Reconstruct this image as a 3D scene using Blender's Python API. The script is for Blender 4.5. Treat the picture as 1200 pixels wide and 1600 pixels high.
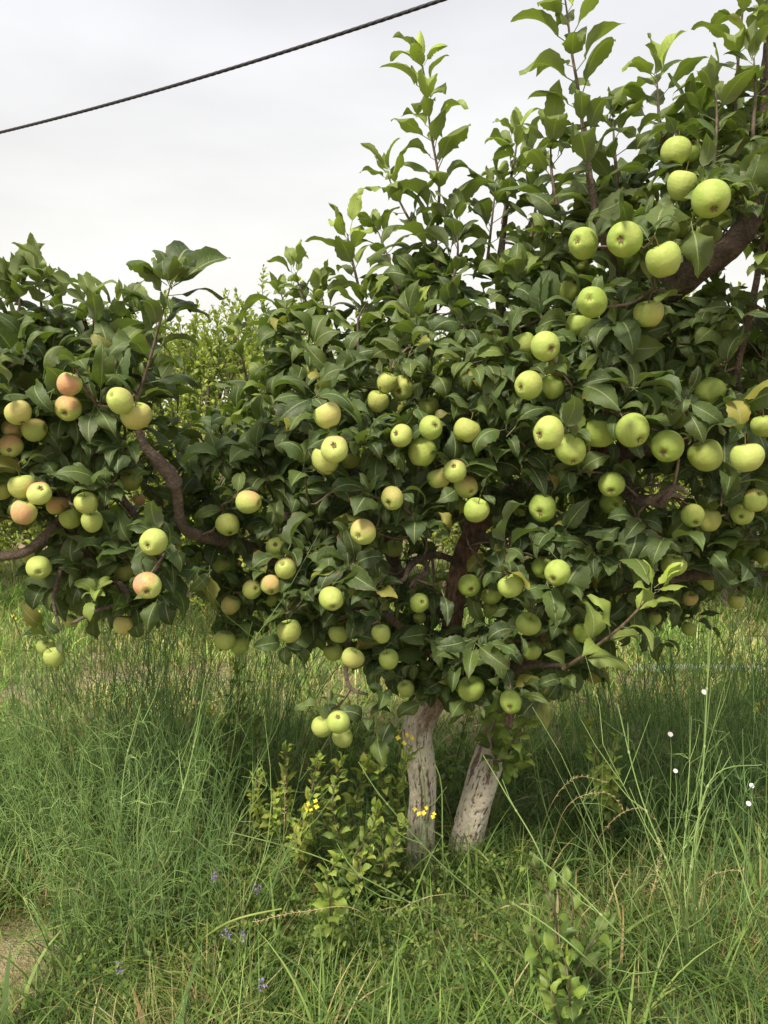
import bpy, math, random
import numpy as np
from mathutils import Vector, Matrix, noise as mnoise
R_ = math.radians
D = bpy.data
for o in list(D.objects): D.objects.remove(o)
scene = bpy.context.scene
COL = scene.collection

# ------------------------------------------------------------------ camera
CAM_H, PITCH, FPX = 1.5, 7.0, 1210.0      # focal length in pixels of the 1200 x 1600 photograph
cam_d = D.cameras.new('camera'); cam = D.objects.new('camera', cam_d); COL.objects.link(cam)
cam.location = (0, 0, CAM_H); cam.rotation_euler = (R_(90 - PITCH), 0, 0)
cam_d.sensor_fit = 'VERTICAL'; cam_d.sensor_height = 32.0; cam_d.lens = 32.0 * FPX / 1600.0
cam_d.clip_start = 0.05; cam_d.clip_end = 1500
scene.camera = cam
# ------------------------------------------------------------------ sky and sun
SUN_EL, SUN_AZ = 54.0, 214.0              # elevation; azimuth measured clockwise from +Y
w = D.worlds.new('World'); scene.world = w; w.use_nodes = True
nt = w.node_tree; nt.nodes.clear()
def N(t, typ, **kw):
    n = t.nodes.new(typ)
    for k, v in kw.items():
        if k.startswith('i_'): n.inputs[k[2:]].default_value = v
        else: setattr(n, k, v)
    return n
sky = N(nt, 'ShaderNodeTexSky', sky_type='NISHITA', sun_disc=False)
sky.sun_elevation = R_(SUN_EL); sky.sun_rotation = R_(SUN_AZ); sky.dust_density = 6.0; sky.air_density = 1.2
tc = N(nt, 'ShaderNodeTexCoord'); sep = N(nt, 'ShaderNodeSeparateXYZ')
nt.links.new(tc.outputs['Generated'], sep.inputs[0])
ramp = N(nt, 'ShaderNodeValToRGB'); cr = ramp.color_ramp
cr.elements[0].position = 0.0; cr.elements[0].color = (0.80, 0.78, 0.725, 1)
cr.elements[1].position = 0.62; cr.elements[1].color = (0.55, 0.55, 0.60, 1)
e = cr.elements.new(0.22); e.color = (0.75, 0.745, 0.725, 1)
e = cr.elements.new(0.38); e.color = (0.70, 0.70, 0.715, 1)
nt.links.new(sep.outputs['Z'], ramp.inputs[0])
mp = N(nt, 'ShaderNodeMapping'); mp.inputs['Scale'].default_value = (1.0, 1.0, 3.2); mp.inputs['Rotation'].default_value = (0, R_(14), 0)
nt.links.new(tc.outputs['Generated'], mp.inputs[0])
nz = N(nt, 'ShaderNodeTexNoise'); nz.inputs['Scale'].default_value = 2.1; nz.inputs['Detail'].default_value = 5; nz.inputs['Roughness'].default_value = 0.5
nt.links.new(mp.outputs[0], nz.inputs['Vector'])
mr = N(nt, 'ShaderNodeMapRange'); mr.inputs[1].default_value = 0.32; mr.inputs[2].default_value = 0.68; mr.inputs[3].default_value = 0.88; mr.inputs[4].default_value = 1.06
nt.links.new(nz.outputs[0], mr.inputs[0])
cm = N(nt, 'ShaderNodeMixRGB', blend_type='MULTIPLY'); cm.inputs[0].default_value = 1
nt.links.new(ramp.outputs[0], cm.inputs[1]); nt.links.new(mr.outputs[0], cm.inputs[2])
bg1 = N(nt, 'ShaderNodeBackground'); bg1.inputs[1].default_value = 0.05
bg2 = N(nt, 'ShaderNodeBackground'); bg2.inputs[1].default_value = 1.0
mx = N(nt, 'ShaderNodeMixShader'); mx.inputs[0].default_value = 0.93
wo = N(nt, 'ShaderNodeOutputWorld')
nt.links.new(sky.outputs[0], bg1.inputs[0]); nt.links.new(cm.outputs[0], bg2.inputs[0])
nt.links.new(bg1.outputs[0], mx.inputs[1]); nt.links.new(bg2.outputs[0], mx.inputs[2]); nt.links.new(mx.outputs[0], wo.inputs[0])
sd = D.lights.new('sun', 'SUN'); sd.energy = 3.8; sd.angle = R_(12); sd.color = (1.0, 0.93, 0.76)
sun = D.objects.new('sun', sd); COL.objects.link(sun)
_a, _e = R_(SUN_AZ), R_(SUN_EL)
SUNV = Vector((math.sin(_a) * math.cos(_e), math.cos(_a) * math.cos(_e), math.sin(_e)))
sun.rotation_euler = SUNV.to_track_quat('Z', 'Y').to_euler(); sun.location = (0, 0, 20)
vs = scene.view_settings; vs.view_transform = 'Standard'; vs.look = 'None'; vs.gamma = 1; vs.exposure = 0.50; vs.use_curve_mapping = False
scene.cycles.max_bounces = 8; scene.cycles.transparent_max_bounces = 8
try: scene.cycles.use_denoising = True
except Exception: pass

# ------------------------------------------------------------------ projection helpers
cp, sp = math.cos(R_(PITCH)), math.sin(R_(PITCH))
def ray(px, py):
    a, b = (px - 600) / FPX, (800 - py) / FPX
    return np.array([a, cp + b * sp, -sp + b * cp])
def P(px, py, Y):                    # photograph pixel at the world distance Y in front of the camera
    r = ray(px, py); r = r * (Y / r[1]); return np.array([r[0], r[1], r[2] + CAM_H])
def G(px, py, z=0.0):                # photograph pixel on the ground
    r = ray(px, py); k = (z - CAM_H) / r[2]; return np.array([r[0] * k, r[1] * k, z])
def proj(p):
    p = np.asarray(p, float); x = p[..., 0]; y = p[..., 1]; z = p[..., 2] - CAM_H
    dep = y * cp - z * sp; up = y * sp + z * cp
    return 600 + FPX * x / dep, 800 - FPX * up / dep, dep

# ------------------------------------------------------------------ scene-graph helpers
def mesh(name, V, F, mats, uv=None, tint=None, mi=None, smooth=True, extra=None):
    me = D.meshes.new(name)
    V = np.asarray(V, np.float32).reshape(-1, 3)
    if isinstance(F, np.ndarray):
        n, k = F.shape
        me.vertices.add(len(V)); me.vertices.foreach_set('co', V.ravel())
        me.loops.add(n * k); me.loops.foreach_set('vertex_index', F.astype(np.int32).ravel())
        me.polygons.add(n); me.polygons.foreach_set('loop_start', np.arange(0, n * k, k, dtype=np.int32))
        try: me.polygons.foreach_set('loop_total', np.full(n, k, np.int32))
        except Exception: pass
        me.update(calc_edges=True)
    else:
        me.from_pydata([tuple(v) for v in V], [], F)
    if uv is not None:
        a = me.attributes.new('luv', 'FLOAT_VECTOR', 'POINT')
        u3 = np.zeros((len(V), 3), np.float32); u3[:, :2] = uv; a.data.foreach_set('vector', u3.ravel())
    if tint is not None:
        a = me.attributes.new('tint', 'FLOAT_COLOR', 'POINT')
        c = np.ones((len(V), 4), np.float32); c[:, :3] = tint; a.data.foreach_set('color', c.ravel())
    for m in (mats if isinstance(mats, (list, tuple)) else [mats]): me.materials.append(m)
    if mi is not None: me.polygons.foreach_set('material_index', np.asarray(mi, np.int32))
    me.polygons.foreach_set('use_smooth', np.full(len(me.polygons), smooth))
    me.update(); me.validate()
    return me
def tag(o, label=None, cat=None, group=None, kind=None):
    if label: o['label'] = label
    if cat: o['category'] = cat
    if group: o['group'] = group
    if kind: o['kind'] = kind
    return o
def link(name, me, parent=None):
    o = D.objects.new(name, me); COL.objects.link(o)
    if parent is not None: o.parent = parent; o.matrix_parent_inverse = parent_inv(parent)
    return o
def parent_inv(p):                   # parts are modelled in world space; their things sit unrotated at their base
    return Matrix.Translation(-Vector(p.location)) if p.scale[0] == 1 else Matrix()
def empty(name, loc):
    o = D.objects.new(name, None); COL.objects.link(o); o.location = loc; o.empty_display_size = 0.1
    return o

# ------------------------------------------------------------------ node materials
def mat(name):
    m = D.materials.new(name); m.use_nodes = True
    t = m.node_tree; t.nodes.clear()
    out = N(t, 'ShaderNodeOutputMaterial'); b = N(t, 'ShaderNodeBsdfPrincipled')
    t.links.new(b.outputs[0], out.inputs[0])
    return m, t, b, out
def L(t, a, b): t.links.new(a, b)
def math_(t, op, a, b=None, c=None, clamp=False):
    n = N(t, 'ShaderNodeMath', operation=op); n.use_clamp = clamp
    for i, v in enumerate((a, b, c)):
        if v is None: continue
        if isinstance(v, (int, float)): n.inputs[i].default_value = v
        else: L(t, v, n.inputs[i])
    return n.outputs[0]
def mix(t, f, a, b, typ='MIX'):
    n = N(t, 'ShaderNodeMixRGB', blend_type=typ)
    for i, v in enumerate((f, a, b)):
        if isinstance(v, (int, float)): n.inputs[i].default_value = v
        elif isinstance(v, tuple): n.inputs[i].default_value = (*v, 1)
        else: L(t, v, n.inputs[i])
    return n.outputs[0]
def noise_(t, vec, scale, detail=3, rough=0.5, lo=None, hi=None):
    n = N(t, 'ShaderNodeTexNoise'); n.inputs['Scale'].default_value = scale; n.inputs['Detail'].default_value = detail; n.inputs['Roughness'].default_value = rough
    if vec is not None: L(t, vec, n.inputs['Vector'])
    if lo is None: return n.outputs[0]
    return rng(t, n.outputs[0], lo, hi)
def rng(t, v, a, b, c=0.0, d=1.0):
    m = N(t, 'ShaderNodeMapRange'); m.interpolation_type = 'SMOOTHSTEP'
    L(t, v, m.inputs[0])
    for i, x in enumerate((a, b, c, d)): m.inputs[i + 1].default_value = x
    return m.outputs[0]
def bump(t, h, b, s=0.3, dist=0.01):
    n = N(t, 'ShaderNodeBump'); n.inputs['Strength'].default_value = s; n.inputs['Distance'].default_value = dist
    L(t, h, n.inputs['Height']); L(t, n.outputs[0], b.inputs['Normal'])

def leaf_mat(name, dark, light, under, trans=0.3, veins=True, rough=0.42, spec=0.4):
    m, t, b, out = mat(name)
    at = N(t, 'ShaderNodeAttribute', attribute_name='tint'); s3 = N(t, 'ShaderNodeSeparateColor'); L(t, at.outputs['Color'], s3.inputs[0])
    young, rnd, yel = s3.outputs[0], s3.outputs[1], s3.outputs[2]
    lu = N(t, 'ShaderNodeAttribute', attribute_name='luv'); s2 = N(t, 'ShaderNodeSeparateXYZ'); L(t, lu.outputs['Vector'], s2.inputs[0])
    u, v = s2.outputs[0], s2.outputs[1]
    au = math_(t, 'ABSOLUTE', u)
    co = N(t, 'ShaderNodeTexCoord').outputs['Object']
    base = mix(t, young, dark, light)
    v2 = math_(t, 'MULTIPLY_ADD', rnd, 0.75, 0.62)
    base = mix(t, 1.0, base, v2, 'MULTIPLY')
    base = mix(t, yel, base, (0.50, 0.42, 0.07))
    # faint uneven patches, dusty film and darker blotches of the blade itself
    n1 = noise_(t, co, 38, 4, 0.6, 0.35, 0.75)
    base = mix(t, math_(t, 'MULTIPLY', n1, 0.30), base, (0.15, 0.19, 0.10))
    n2 = noise_(t, co, 160, 2, 0.5, 0.60, 0.72)
    base = mix(t, math_(t, 'MULTIPLY', n2, 0.28), base, (0.26, 0.29, 0.19))
    if veins:
        ph = math_(t, 'MULTIPLY', math_(t, 'SUBTRACT', v, math_(t, 'MULTIPLY', au, 0.17)), 62.0)
        vein = rng(t, math_(t, 'SINE', ph), 0.80, 1.0)
        vein = math_(t, 'MULTIPLY', vein, rng(t, au, 1.0, 0.1))
        rib = rng(t, au, 0.085, 0.025)
        base = mix(t, math_(t, 'MULTIPLY', vein, 0.26), base, (0.20, 0.26, 0.10))
        base = mix(t, math_(t, 'MULTIPLY', rib, 0.72), base, (0.34, 0.40, 0.18))
        h = math_(t, 'SUBTRACT', math_(t, 'MULTIPLY', n1, 0.25), math_(t, 'ADD', math_(t, 'MULTIPLY', vein, 0.6), rib))
        bump(t, h, b, 0.55, 0.0015)
    if veins:
        eg = math_(t, 'MULTIPLY', noise_(t, co, 24, 3, 0.6, 0.56, 0.66), rng(t, math_(t, 'MAXIMUM', au, rng(t, v, 0.80, 1.0)), 0.72, 1.0))
        base = mix(t, math_(t, 'MULTIPLY', eg, 0.8), base, (0.20, 0.12, 0.05))
        sp_ = noise_(t, co, 75, 2, 0.5, 0.69, 0.73)
        base = mix(t, math_(t, 'MULTIPLY', sp_, 0.7), base, (0.17, 0.10, 0.045))
    geo = N(t, 'ShaderNodeNewGeometry')
    ub = mix(t, 0.55, base, under)
    col = mix(t, geo.outputs['Backfacing'], base, ub)
    L(t, col, b.inputs['Base Color'])
    L(t, math_(t, 'MULTIPLY_ADD', geo.outputs['Backfacing'], 0.25, math_(t, 'MULTIPLY_ADD', n1, 0.2, rough)), b.inputs['Roughness'])
    b.inputs['Specular IOR Level'].default_value = spec
    tr = N(t, 'ShaderNodeBsdfTranslucent'); L(t, mix(t, 1.0, mix(t, 0.35, base, (0.22, 0.34, 0.03)), (1.5, 1.6, 0.8), 'MULTIPLY'), tr.inputs[0])
    ms = N(t, 'ShaderNodeMixShader'); ms.inputs[0].default_value = trans
    L(t, b.outputs[0], ms.inputs[1]); L(t, tr.outputs[0], ms.inputs[2]); L(t, ms.outputs[0], out.inputs[0])
    return m
M_LEAF = leaf_mat('apple_leaf', (0.050, 0.083, 0.022), (0.38, 0.47, 0.08), (0.22, 0.26, 0.13), 0.22, rough=0.48)
M_SMALL = leaf_mat('small_leaf', (0.065, 0.12, 0.022), (0.42, 0.47, 0.07), (0.20, 0.27, 0.12), 0.30, veins=False)
M_WEED = leaf_mat('weed_leaf', (0.060, 0.12, 0.028), (0.36, 0.47, 0.07), (0.18, 0.25, 0.11), 0.30)

def bark_mat():
    m, t, b, out = mat('brown_bark')
    co = N(t, 'ShaderNodeTexCoord').outputs['Object']
    n1 = noise_(t, co, 28, 6, 0.65, 0.3, 0.72); n2 = noise_(t, co, 120, 3, 0.6, 0.4, 0.7)
    c = mix(t, n1, (0.11, 0.075, 0.056), (0.29, 0.215, 0.165))
    c = mix(t, math_(t, 'MULTIPLY', n2, 0.45), c, (0.24, 0.20, 0.165))
    L(t, c, b.inputs['Base Color']); b.inputs['Roughness'].default_value = 0.9
    bump(t, math_(t, 'ADD', n1, math_(t, 'MULTIPLY', n2, 0.6)), b, 1.0, 0.010)
    return m
def twig_mat(name, a, c2, rough=0.6):
    m, t, b, out = mat(name)
    co = N(t, 'ShaderNodeTexCoord').outputs['Object']
    L(t, mix(t, noise_(t, co, 60, 3, 0.6, 0.35, 0.65), a, c2), b.inputs['Base Color']); b.inputs['Roughness'].default_value = rough
    return m
def wash_mat():
    m, t, b, out = mat('whitewashed_bark')
    at = N(t, 'ShaderNodeAttribute', attribute_name='tint'); s = N(t, 'ShaderNodeSeparateColor'); L(t, at.outputs['Color'], s.inputs[0])
    depth, painted, rnd = s.outputs[0], s.outputs[1], s.outputs[2]
    co = N(t, 'ShaderNodeTexCoord').outputs['Object']
    mpn = N(t, 'ShaderNodeMapping'); mpn.inputs['Scale'].default_value = (1, 1, 0.35); L(t, co, mpn.inputs[0])
    fine = noise_(t, mpn.outputs[0], 95, 5, 0.65, 0.30, 0.70)
    patch = noise_(t, co, 26, 4, 0.6, 0.44, 0.60)
    white = mix(t, fine, (0.84, 0.70, 0.52), (0.94, 0.87, 0.73))
    brown = mix(t, fine, (0.13, 0.065, 0.048), (0.36, 0.23, 0.165))
    flake = math_(t, 'MULTIPLY', patch, rng(t, fine, 0.1, 0.75))
    worn = math_(t, 'MAXIMUM', rng(t, depth, 0.38, 0.95), math_(t, 'MULTIPLY', flake, 0.28))
    worn = math_(t, 'MAXIMUM', worn, math_(t, 'SUBTRACT', 1.0, painted), clamp=True)
    L(t, mix(t, worn, white, brown), b.inputs['Base Color']); b.inputs['Roughness'].default_value = 0.9
    bump(t, math_(t, 'SUBTRACT', fine, math_(t, 'MULTIPLY', worn, 0.8)), b, 0.9, 0.004)
    return m
def apple_mat():
    m, t, b, out = mat('apple_skin')
    co = N(t, 'ShaderNodeTexCoord').outputs['Object']
    oi = N(t, 'ShaderNodeObjectInfo'); va = N(t, 'ShaderNodeVectorMath', operation='ADD'); L(t, co, va.inputs[0]); cb = N(t, 'ShaderNodeVectorMath', operation='SCALE'); cb.inputs[0].default_value = (17, 9, 23); L(t, oi.outputs['Random'], cb.inputs['Scale']); L(t, cb.outputs[0], va.inputs[1]); cr_ = va.outputs[0]
    s = N(t, 'ShaderNodeSeparateXYZ'); L(t, co, s.inputs[0])
    bl = N(t, 'ShaderNodeAttribute', attribute_name='blush', attribute_type='OBJECT').outputs['Fac']
    rp = N(t, 'ShaderNodeAttribute', attribute_name='ripe', attribute_type='OBJECT').outputs['Fac']
    base = mix(t, rp, (0.26, 0.385, 0.060), (0.54, 0.61, 0.18))
    n1 = noise_(t, cr_, 1.6, 3, 0.5, 0.3, 0.7)
    base = mix(t, math_(t, 'MULTIPLY', n1, 0.35), base, (0.56, 0.62, 0.20))
    # meridian streaks
    mpn = N(t, 'ShaderNodeMapping'); mpn.inputs['Scale'].default_value = (7, 7, 0.8); L(t, co, mpn.inputs[0])
    st = noise_(t, mpn.outputs[0], 2.0, 3, 0.6, 0.35, 0.7)
    d = math_(t, 'ADD', math_(t, 'MULTIPLY', s.outputs[0], 0.85), math_(t, 'MULTIPLY', s.outputs[1], 0.35))
    d = math_(t, 'ADD', d, math_(t, 'MULTIPLY', math_(t, 'SUBTRACT', n1, 0.5), 0.5))
    f = rng(t, d, -0.1, 0.75)
    f = math_(t, 'MULTIPLY', math_(t, 'MULTIPLY', f, bl), math_(t, 'MULTIPLY_ADD', st, 0.45, 0.65), clamp=True)
    base = mix(t, f, base, (0.66, 0.24, 0.18))
    # pale lenticel dots
    vo = N(t, 'ShaderNodeTexVoronoi'); vo.inputs['Scale'].default_value = 11; L(t, co, vo.inputs['Vector'])
    base = mix(t, math_(t, 'MULTIPLY', rng(t, vo.outputs['Distance'], 0.09, 0.04), 0.5), base, (0.80, 0.80, 0.50))
    n3 = noise_(t, cr_, 6, 4, 0.75, 0.60, 0.70)
    base = mix(t, math_(t, 'MULTIPLY', n3, 0.42), base, (0.30, 0.24, 0.10))
    rr = math_(t, 'SQRT', math_(t, 'ADD', math_(t, 'POWER', s.outputs[0], 2.0), math_(t, 'POWER', s.outputs[1], 2.0)))
    rus = math_(t, 'MULTIPLY', rng(t, rr, 0.26, 0.06), 0.7)
    base = mix(t, rus, base, (0.33, 0.30, 0.08))
    L(t, base, b.inputs['Base Color'])
    L(t, math_(t, 'MULTIPLY_ADD', n1, 0.2, 0.47), b.inputs['Roughness']); b.inputs['Specular IOR Level'].default_value = 0.28
    b.inputs['Subsurface Weight'].default_value = 0.12; b.inputs['Subsurface Radius'].default_value = (0.6, 0.8, 0.3); b.inputs['Subsurface Scale'].default_value = 0.01
    bump(t, noise_(t, co, 5, 3), b, 0.15, 0.01)
    return m
def tint_mat(name, trans=0.25, rough=0.6):      # colour of each blade or stem comes from its own vertices
    m, t, b, out = mat(name)
    at = N(t, 'ShaderNodeAttribute', attribute_name='tint')
    L(t, at.outputs['Color'], b.inputs['Base Color']); b.inputs['Roughness'].default_value = rough; b.inputs['Specular IOR Level'].default_value = 0.25
    tr = N(t, 'ShaderNodeBsdfTranslucent'); L(t, mix(t, 1.0, at.outputs['Color'], (1.3, 1.4, 0.8), 'MULTIPLY'), tr.inputs[0])
    ms = N(t, 'ShaderNodeMixShader'); ms.inputs[0].default_value = trans
    L(t, b.outputs[0], ms.inputs[1]); L(t, tr.outputs[0], ms.inputs[2]); L(t, ms.outputs[0], out.inputs[0])
    return m
def ground_mat():
    m, t, b, out = mat('soil_and_litter')
    co = N(t, 'ShaderNodeTexCoord').outputs['Object']
    n1 = noise_(t, co, 1.1, 5, 0.6, 0.35, 0.65); n2 = noise_(t, co, 14, 5, 0.7, 0.35, 0.7); n3 = noise_(t, co, 90, 3, 0.7, 0.3, 0.7)
    c = mix(t, n2, (0.54, 0.38, 0.26), (0.72, 0.55, 0.40))
    g = mix(t, n3, (0.13, 0.16, 0.035), (0.34, 0.33, 0.10))
    c = mix(t, math_(t, 'MULTIPLY', n1, 0.75), c, g)
    c = mix(t, math_(t, 'MULTIPLY', n3, 0.25), c, (0.36, 0.30, 0.16))
    L(t, c, b.inputs['Base Color']); b.inputs['Roughness'].default_value = 0.95
    bump(t, math_(t, 'ADD', n2, n3), b, 0.8, 0.02)
    return m
M_BARK, M_WASH, M_APPLE = bark_mat(), wash_mat(), apple_mat()
M_TWIG = twig_mat('young_twig', (0.085, 0.055, 0.038), (0.19, 0.135, 0.095))
M_STALK = twig_mat('fruit_stalk', (0.14, 0.13, 0.045), (0.22, 0.15, 0.07))
M_CALYX = twig_mat('dry_calyx', (0.13, 0.085, 0.045), (0.25, 0.17, 0.08), 0.9)
M_GRASS = tint_mat('grass_blade'); M_STEM = tint_mat('weed_stem', 0.1)
M_GROUND = ground_mat()

# ------------------------------------------------------------------ leaves
WT = np.array([0, .07, .18, .34, .5, .65, .8, .9, .96, 1.0]); WW = np.array([.03, .42, .80, 1.0, .97, .80, .48, .22, .08, 0.0])
def nrm(a): return a / np.maximum(np.linalg.norm(a, axis=-1, keepdims=True), 1e-9)
class Leaves:
    def __init__(s): s.p = []; s.d = []; s.n = []; s.L = []; s.t = []; s.k = []; s.w = []
    def add(s, p, d, n, Lg, tint, k=None, wid=0.27):
        s.p.append(p); s.d.append(d); s.n.append(n); s.L.append(Lg); s.t.append(tint); s.k.append(0.9 if k is None else k); s.w.append(wid)
    def arrays(s):
        p = np.array(s.p, float).reshape(-1, 3); d = nrm(np.array(s.d, float).reshape(-1, 3)); n = np.array(s.n, float).reshape(-1, 3)
        n = nrm(n - (n * d).sum(1, keepdims=True) * d + 1e-6)
        return p, d, n, np.array(s.L), np.array(s.t).reshape(-1, 3), np.array(s.k), np.array(s.w)
def leaf_geo(lv, seed=0, nt_=13, ns=2, pet=0.22, cull=None, gcull=None, serr=0.055, wavy=1.0):
    """all leaves of a Leaves as one vertex/face set (numpy)"""
    rs = np.random.RandomState(seed)
    p, d, n, Lg, tint, k, wid = lv.arrays()
    if cull is not None:
        keep = cull(p, d, n, Lg, k); p, d, n, Lg, tint, k, wid = [a[keep] for a in (p, d, n, Lg, tint, k, wid)]
    M = len(p)
    x = np.cross(d, n)
    t = np.linspace(0, 1, nt_ + 1); T = nt_ + 1
    fold = rs.uniform(0.05, 0.75, M); cup = rs.uniform(-0.8, 0.15, M); wa = rs.uniform(0.02, 0.10, M) * wavy; wf = rs.uniform(5, 12, M); ph = rs.uniform(0, 6.28, (M, 2))
    bend = rs.normal(0, 0.25, M); twist = rs.normal(0, 0.35, M); ppet = pet * rs.uniform(0.7, 1.4, M)
    th = 0.30 - (0.30 + k[:, None]) * (t[None] ** 1.3) * 1.5
    ds = Lg[:, None] / nt_
    cy = np.concatenate([np.zeros((M, 1)), np.cumsum(np.cos(th[:, :-1]) * ds, 1)], 1)
    cz = np.concatenate([np.zeros((M, 1)), np.cumsum(np.sin(th[:, :-1]) * ds, 1)], 1)
    cx = bend[:, None] * Lg[:, None] * t[None] ** 2 * 0.35
    W = np.interp(t, WT, WW)[None] * (Lg * wid)[:, None]
    jag = 1 + serr * np.where(np.arange(T) % 2 == 0, 1, -1)[None]; 
    base = p + d * (Lg * ppet)[:, None]
    spine = base[:, None] + x[:, None] * cx[..., None] + d[:, None] * cy[..., None] + n[:, None] * cz[..., None]
    nn = n[:, None] * np.cos(th)[..., None] - d[:, None] * np.sin(th)[..., None]
    xx = np.broadcast_to(x[:, None], nn.shape)
    tw = (twist[:, None] * t[None])[..., None]
    xx, nn = xx * np.cos(tw) + nn * np.sin(tw), nn * np.cos(tw) - xx * np.sin(tw)
    ss = np.linspace(-1, 1, 2 * ns + 1); S = len(ss)
    V = np.zeros((M, T, S, 3)); UV = np.zeros((M, T, S, 2))
    for j, s in enumerate(ss):
        a = abs(s); ww = W * (jag if a > 0.99 else 1.0)
        side = 0 if s < 0 else 1
        wave = wa[:, None] * Lg[:, None] * np.sin(t[None] * wf[:, None] + ph[:, side:side + 1]) * a ** 2
        lift = ww * (a * np.sin(fold)[:, None] + cup[:, None] * a * a) + wave * (W > 0.1 * Lg[:, None] * wid[:, None])
        V[:, :, j] = spine + xx * (ww * s * np.cos(fold)[:, None])[..., None] + nn * lift[..., None]
        UV[:, :, j, 0] = s; UV[:, :, j, 1] = t[None]
    q = np.arange(nt_)[:, None] * S + np.arange(S - 1)[None]
    q = q.ravel(); F1 = np.stack([q, q + 1, q + S + 1, q + S], 1)
    nv = T * S; V = V.reshape(M, nv, 3); UV = UV.reshape(M, nv, 2)
    # petiole: three-sided
    pr = (Lg * 0.011)[:, None]
    offs = [x * pr, (-0.5 * x + 0.87 * n) * pr, (-0.5 * x - 0.87 * n) * pr]
    e = base + d * (Lg * 0.03)[:, None]
    PV = np.stack([p + o for o in offs] + [e + o for o in offs], 1)
    V = np.concatenate([V, PV], 1); UV = np.concatenate([UV, np.zeros((M, 6, 2))], 1)
    F2 = np.array([[0, 1, 4, 3], [1, 2, 5, 4], [2, 0, 3, 5]]) + nv
    F = np.concatenate([F1, F2]); nv += 6; F1p = F
    F = (F[None] + (np.arange(M) * nv)[:, None, None]).reshape(-1, 4)
    if gcull is not None:
        kp = gcull(V); V, UV, tint = V[kp], UV[kp], tint[kp]; F = F[:len(V) * len(F1p)]
    TT = np.repeat(tint, nv, 0)
    return V.reshape(-1, 3), F, UV.reshape(-1, 2), TT

# ------------------------------------------------------------------ tubes
def smooth_path(pts, rad, step):
    pts = np.array(pts, float); rad = np.array(rad, float); n = len(pts)
    out = []; ro = []
    for i in range(n - 1):
        p0, p1, p2, p3 = pts[max(i - 1, 0)], pts[i], pts[i + 1], pts[min(i + 2, n - 1)]
        m = max(1, int(np.linalg.norm(p2 - p1) / step))
        for j in range(m):
            u = j / m; out.append(0.5 * ((2 * p1) + (-p0 + p2) * u + (2 * p0 - 5 * p1 + 4 * p2 - p3) * u * u + (-p0 + 3 * p1 - 3 * p2 + p3) * u ** 3))
            ro.append(rad[i] * (1 - u) + rad[i + 1] * u)
    out.append(pts[-1]); ro.append(rad[-1])
    return np.array(out), np.array(ro)
class Tubes:
    def __init__(s): s.V = []; s.F = []; s.T = []; s.n = 0
    def add(s, path, rad, sides=4, tint=(0, 0, 0), cap=False):
        path = np.asarray(path, float); k = len(path)
        if k < 2: return
        rad = np.broadcast_to(np.asarray(rad, float), (k,))
        tg = nrm(np.gradient(path, axis=0))
        ref = np.array([0.3, 0.9, 0.1]) if abs(tg[0][2]) > 0.7 else np.array([0.05, 0.1, 1.0])
        a = nrm(np.cross(tg, ref)); b = np.cross(tg, a)
        an = np.arange(sides) / sides * 2 * np.pi
        ring = path[:, None] + rad[:, None, None] * (a[:, None] * np.cos(an)[None, :, None] + b[:, None] * np.sin(an)[None, :, None])
        i = np.arange(k - 1)[:, None] * sides; j = np.arange(sides)[None]; j2 = (j + 1) % sides
        F = np.stack([i + j, i + sides + j, i + sides + j2, i + j2], -1).reshape(-1, 4) + s.n
        s.V.append(ring.reshape(-1, 3)); s.F.append(F)
        tt = np.array(tint, float); tt = np.broadcast_to(tt if tt.ndim == 2 else tt[None], (k, 3)); s.T.append(np.repeat(tt, sides, 0))
        s.n += k * sides
        if cap:
            c = np.arange(sides) + s.n - sides
            if sides == 4: s.F.append(c[None])
            elif sides > 4:
                s.V.append(path[-1:] + tg[-1:] * rad[-1] * 0.3); s.T.append(tt[-1:])
                s.F.append(np.stack([c, np.roll(c, -1), np.full(sides, s.n), np.full(sides, s.n)], 1)[:, [0, 1, 2, 2]][:, :4] if False else np.array([[c[q], c[(q + 1) % sides], s.n, c[(q - 1) % sides]] for q in range(0, sides, 2)]))
                s.n += 1
    def geo(s): return np.concatenate(s.V), np.concatenate(s.F), np.concatenate(s.T)
    def mesh(s, name, m): V, F, T = s.geo(); return mesh(name, V, F, m, tint=T)
def merge(name, leafgeo, tubes, lm, tm):
    V1, F1, U1, T1 = leafgeo; V2, F2, T2 = tubes.geo()
    V = np.concatenate([V1, V2]); F = np.concatenate([F1, F2 + len(V1)])
    U = np.concatenate([U1, np.zeros((len(V2), 2))]); T = np.concatenate([T1, T2])
    return mesh(name, V, F, [lm, tm], uv=U, tint=T, mi=np.concatenate([np.zeros(len(F1)), np.ones(len(F2))]))

def gnarled(name, pts, rad, parent, m=None, amp=0.18, sides=18, step=0.012, seed=0):
    """a limb: bumpy tapered tube with knots"""
    path, rr = smooth_path(pts, rad, step)
    t = Tubes(); t.add(path, rr, sides, cap=True)
    V, F, T = t.geo(); k = len(path)
    for i in range(k):
        for j in range(sides):
            q = V[i * sides + j]; c = path[i]; v = Vector(q + seed * 3.1)
            f = mnoise.noise(v * 22) * amp * 1.2 + mnoise.noise(v * 60) * amp * 0.8 + mnoise.noise(Vector(c + seed) * 9) * amp
            V[i * sides + j] = c + (q - c) * (1 + f)
    return link(name, mesh(name, V, F, m or M_BARK, tint=T), parent)

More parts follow.
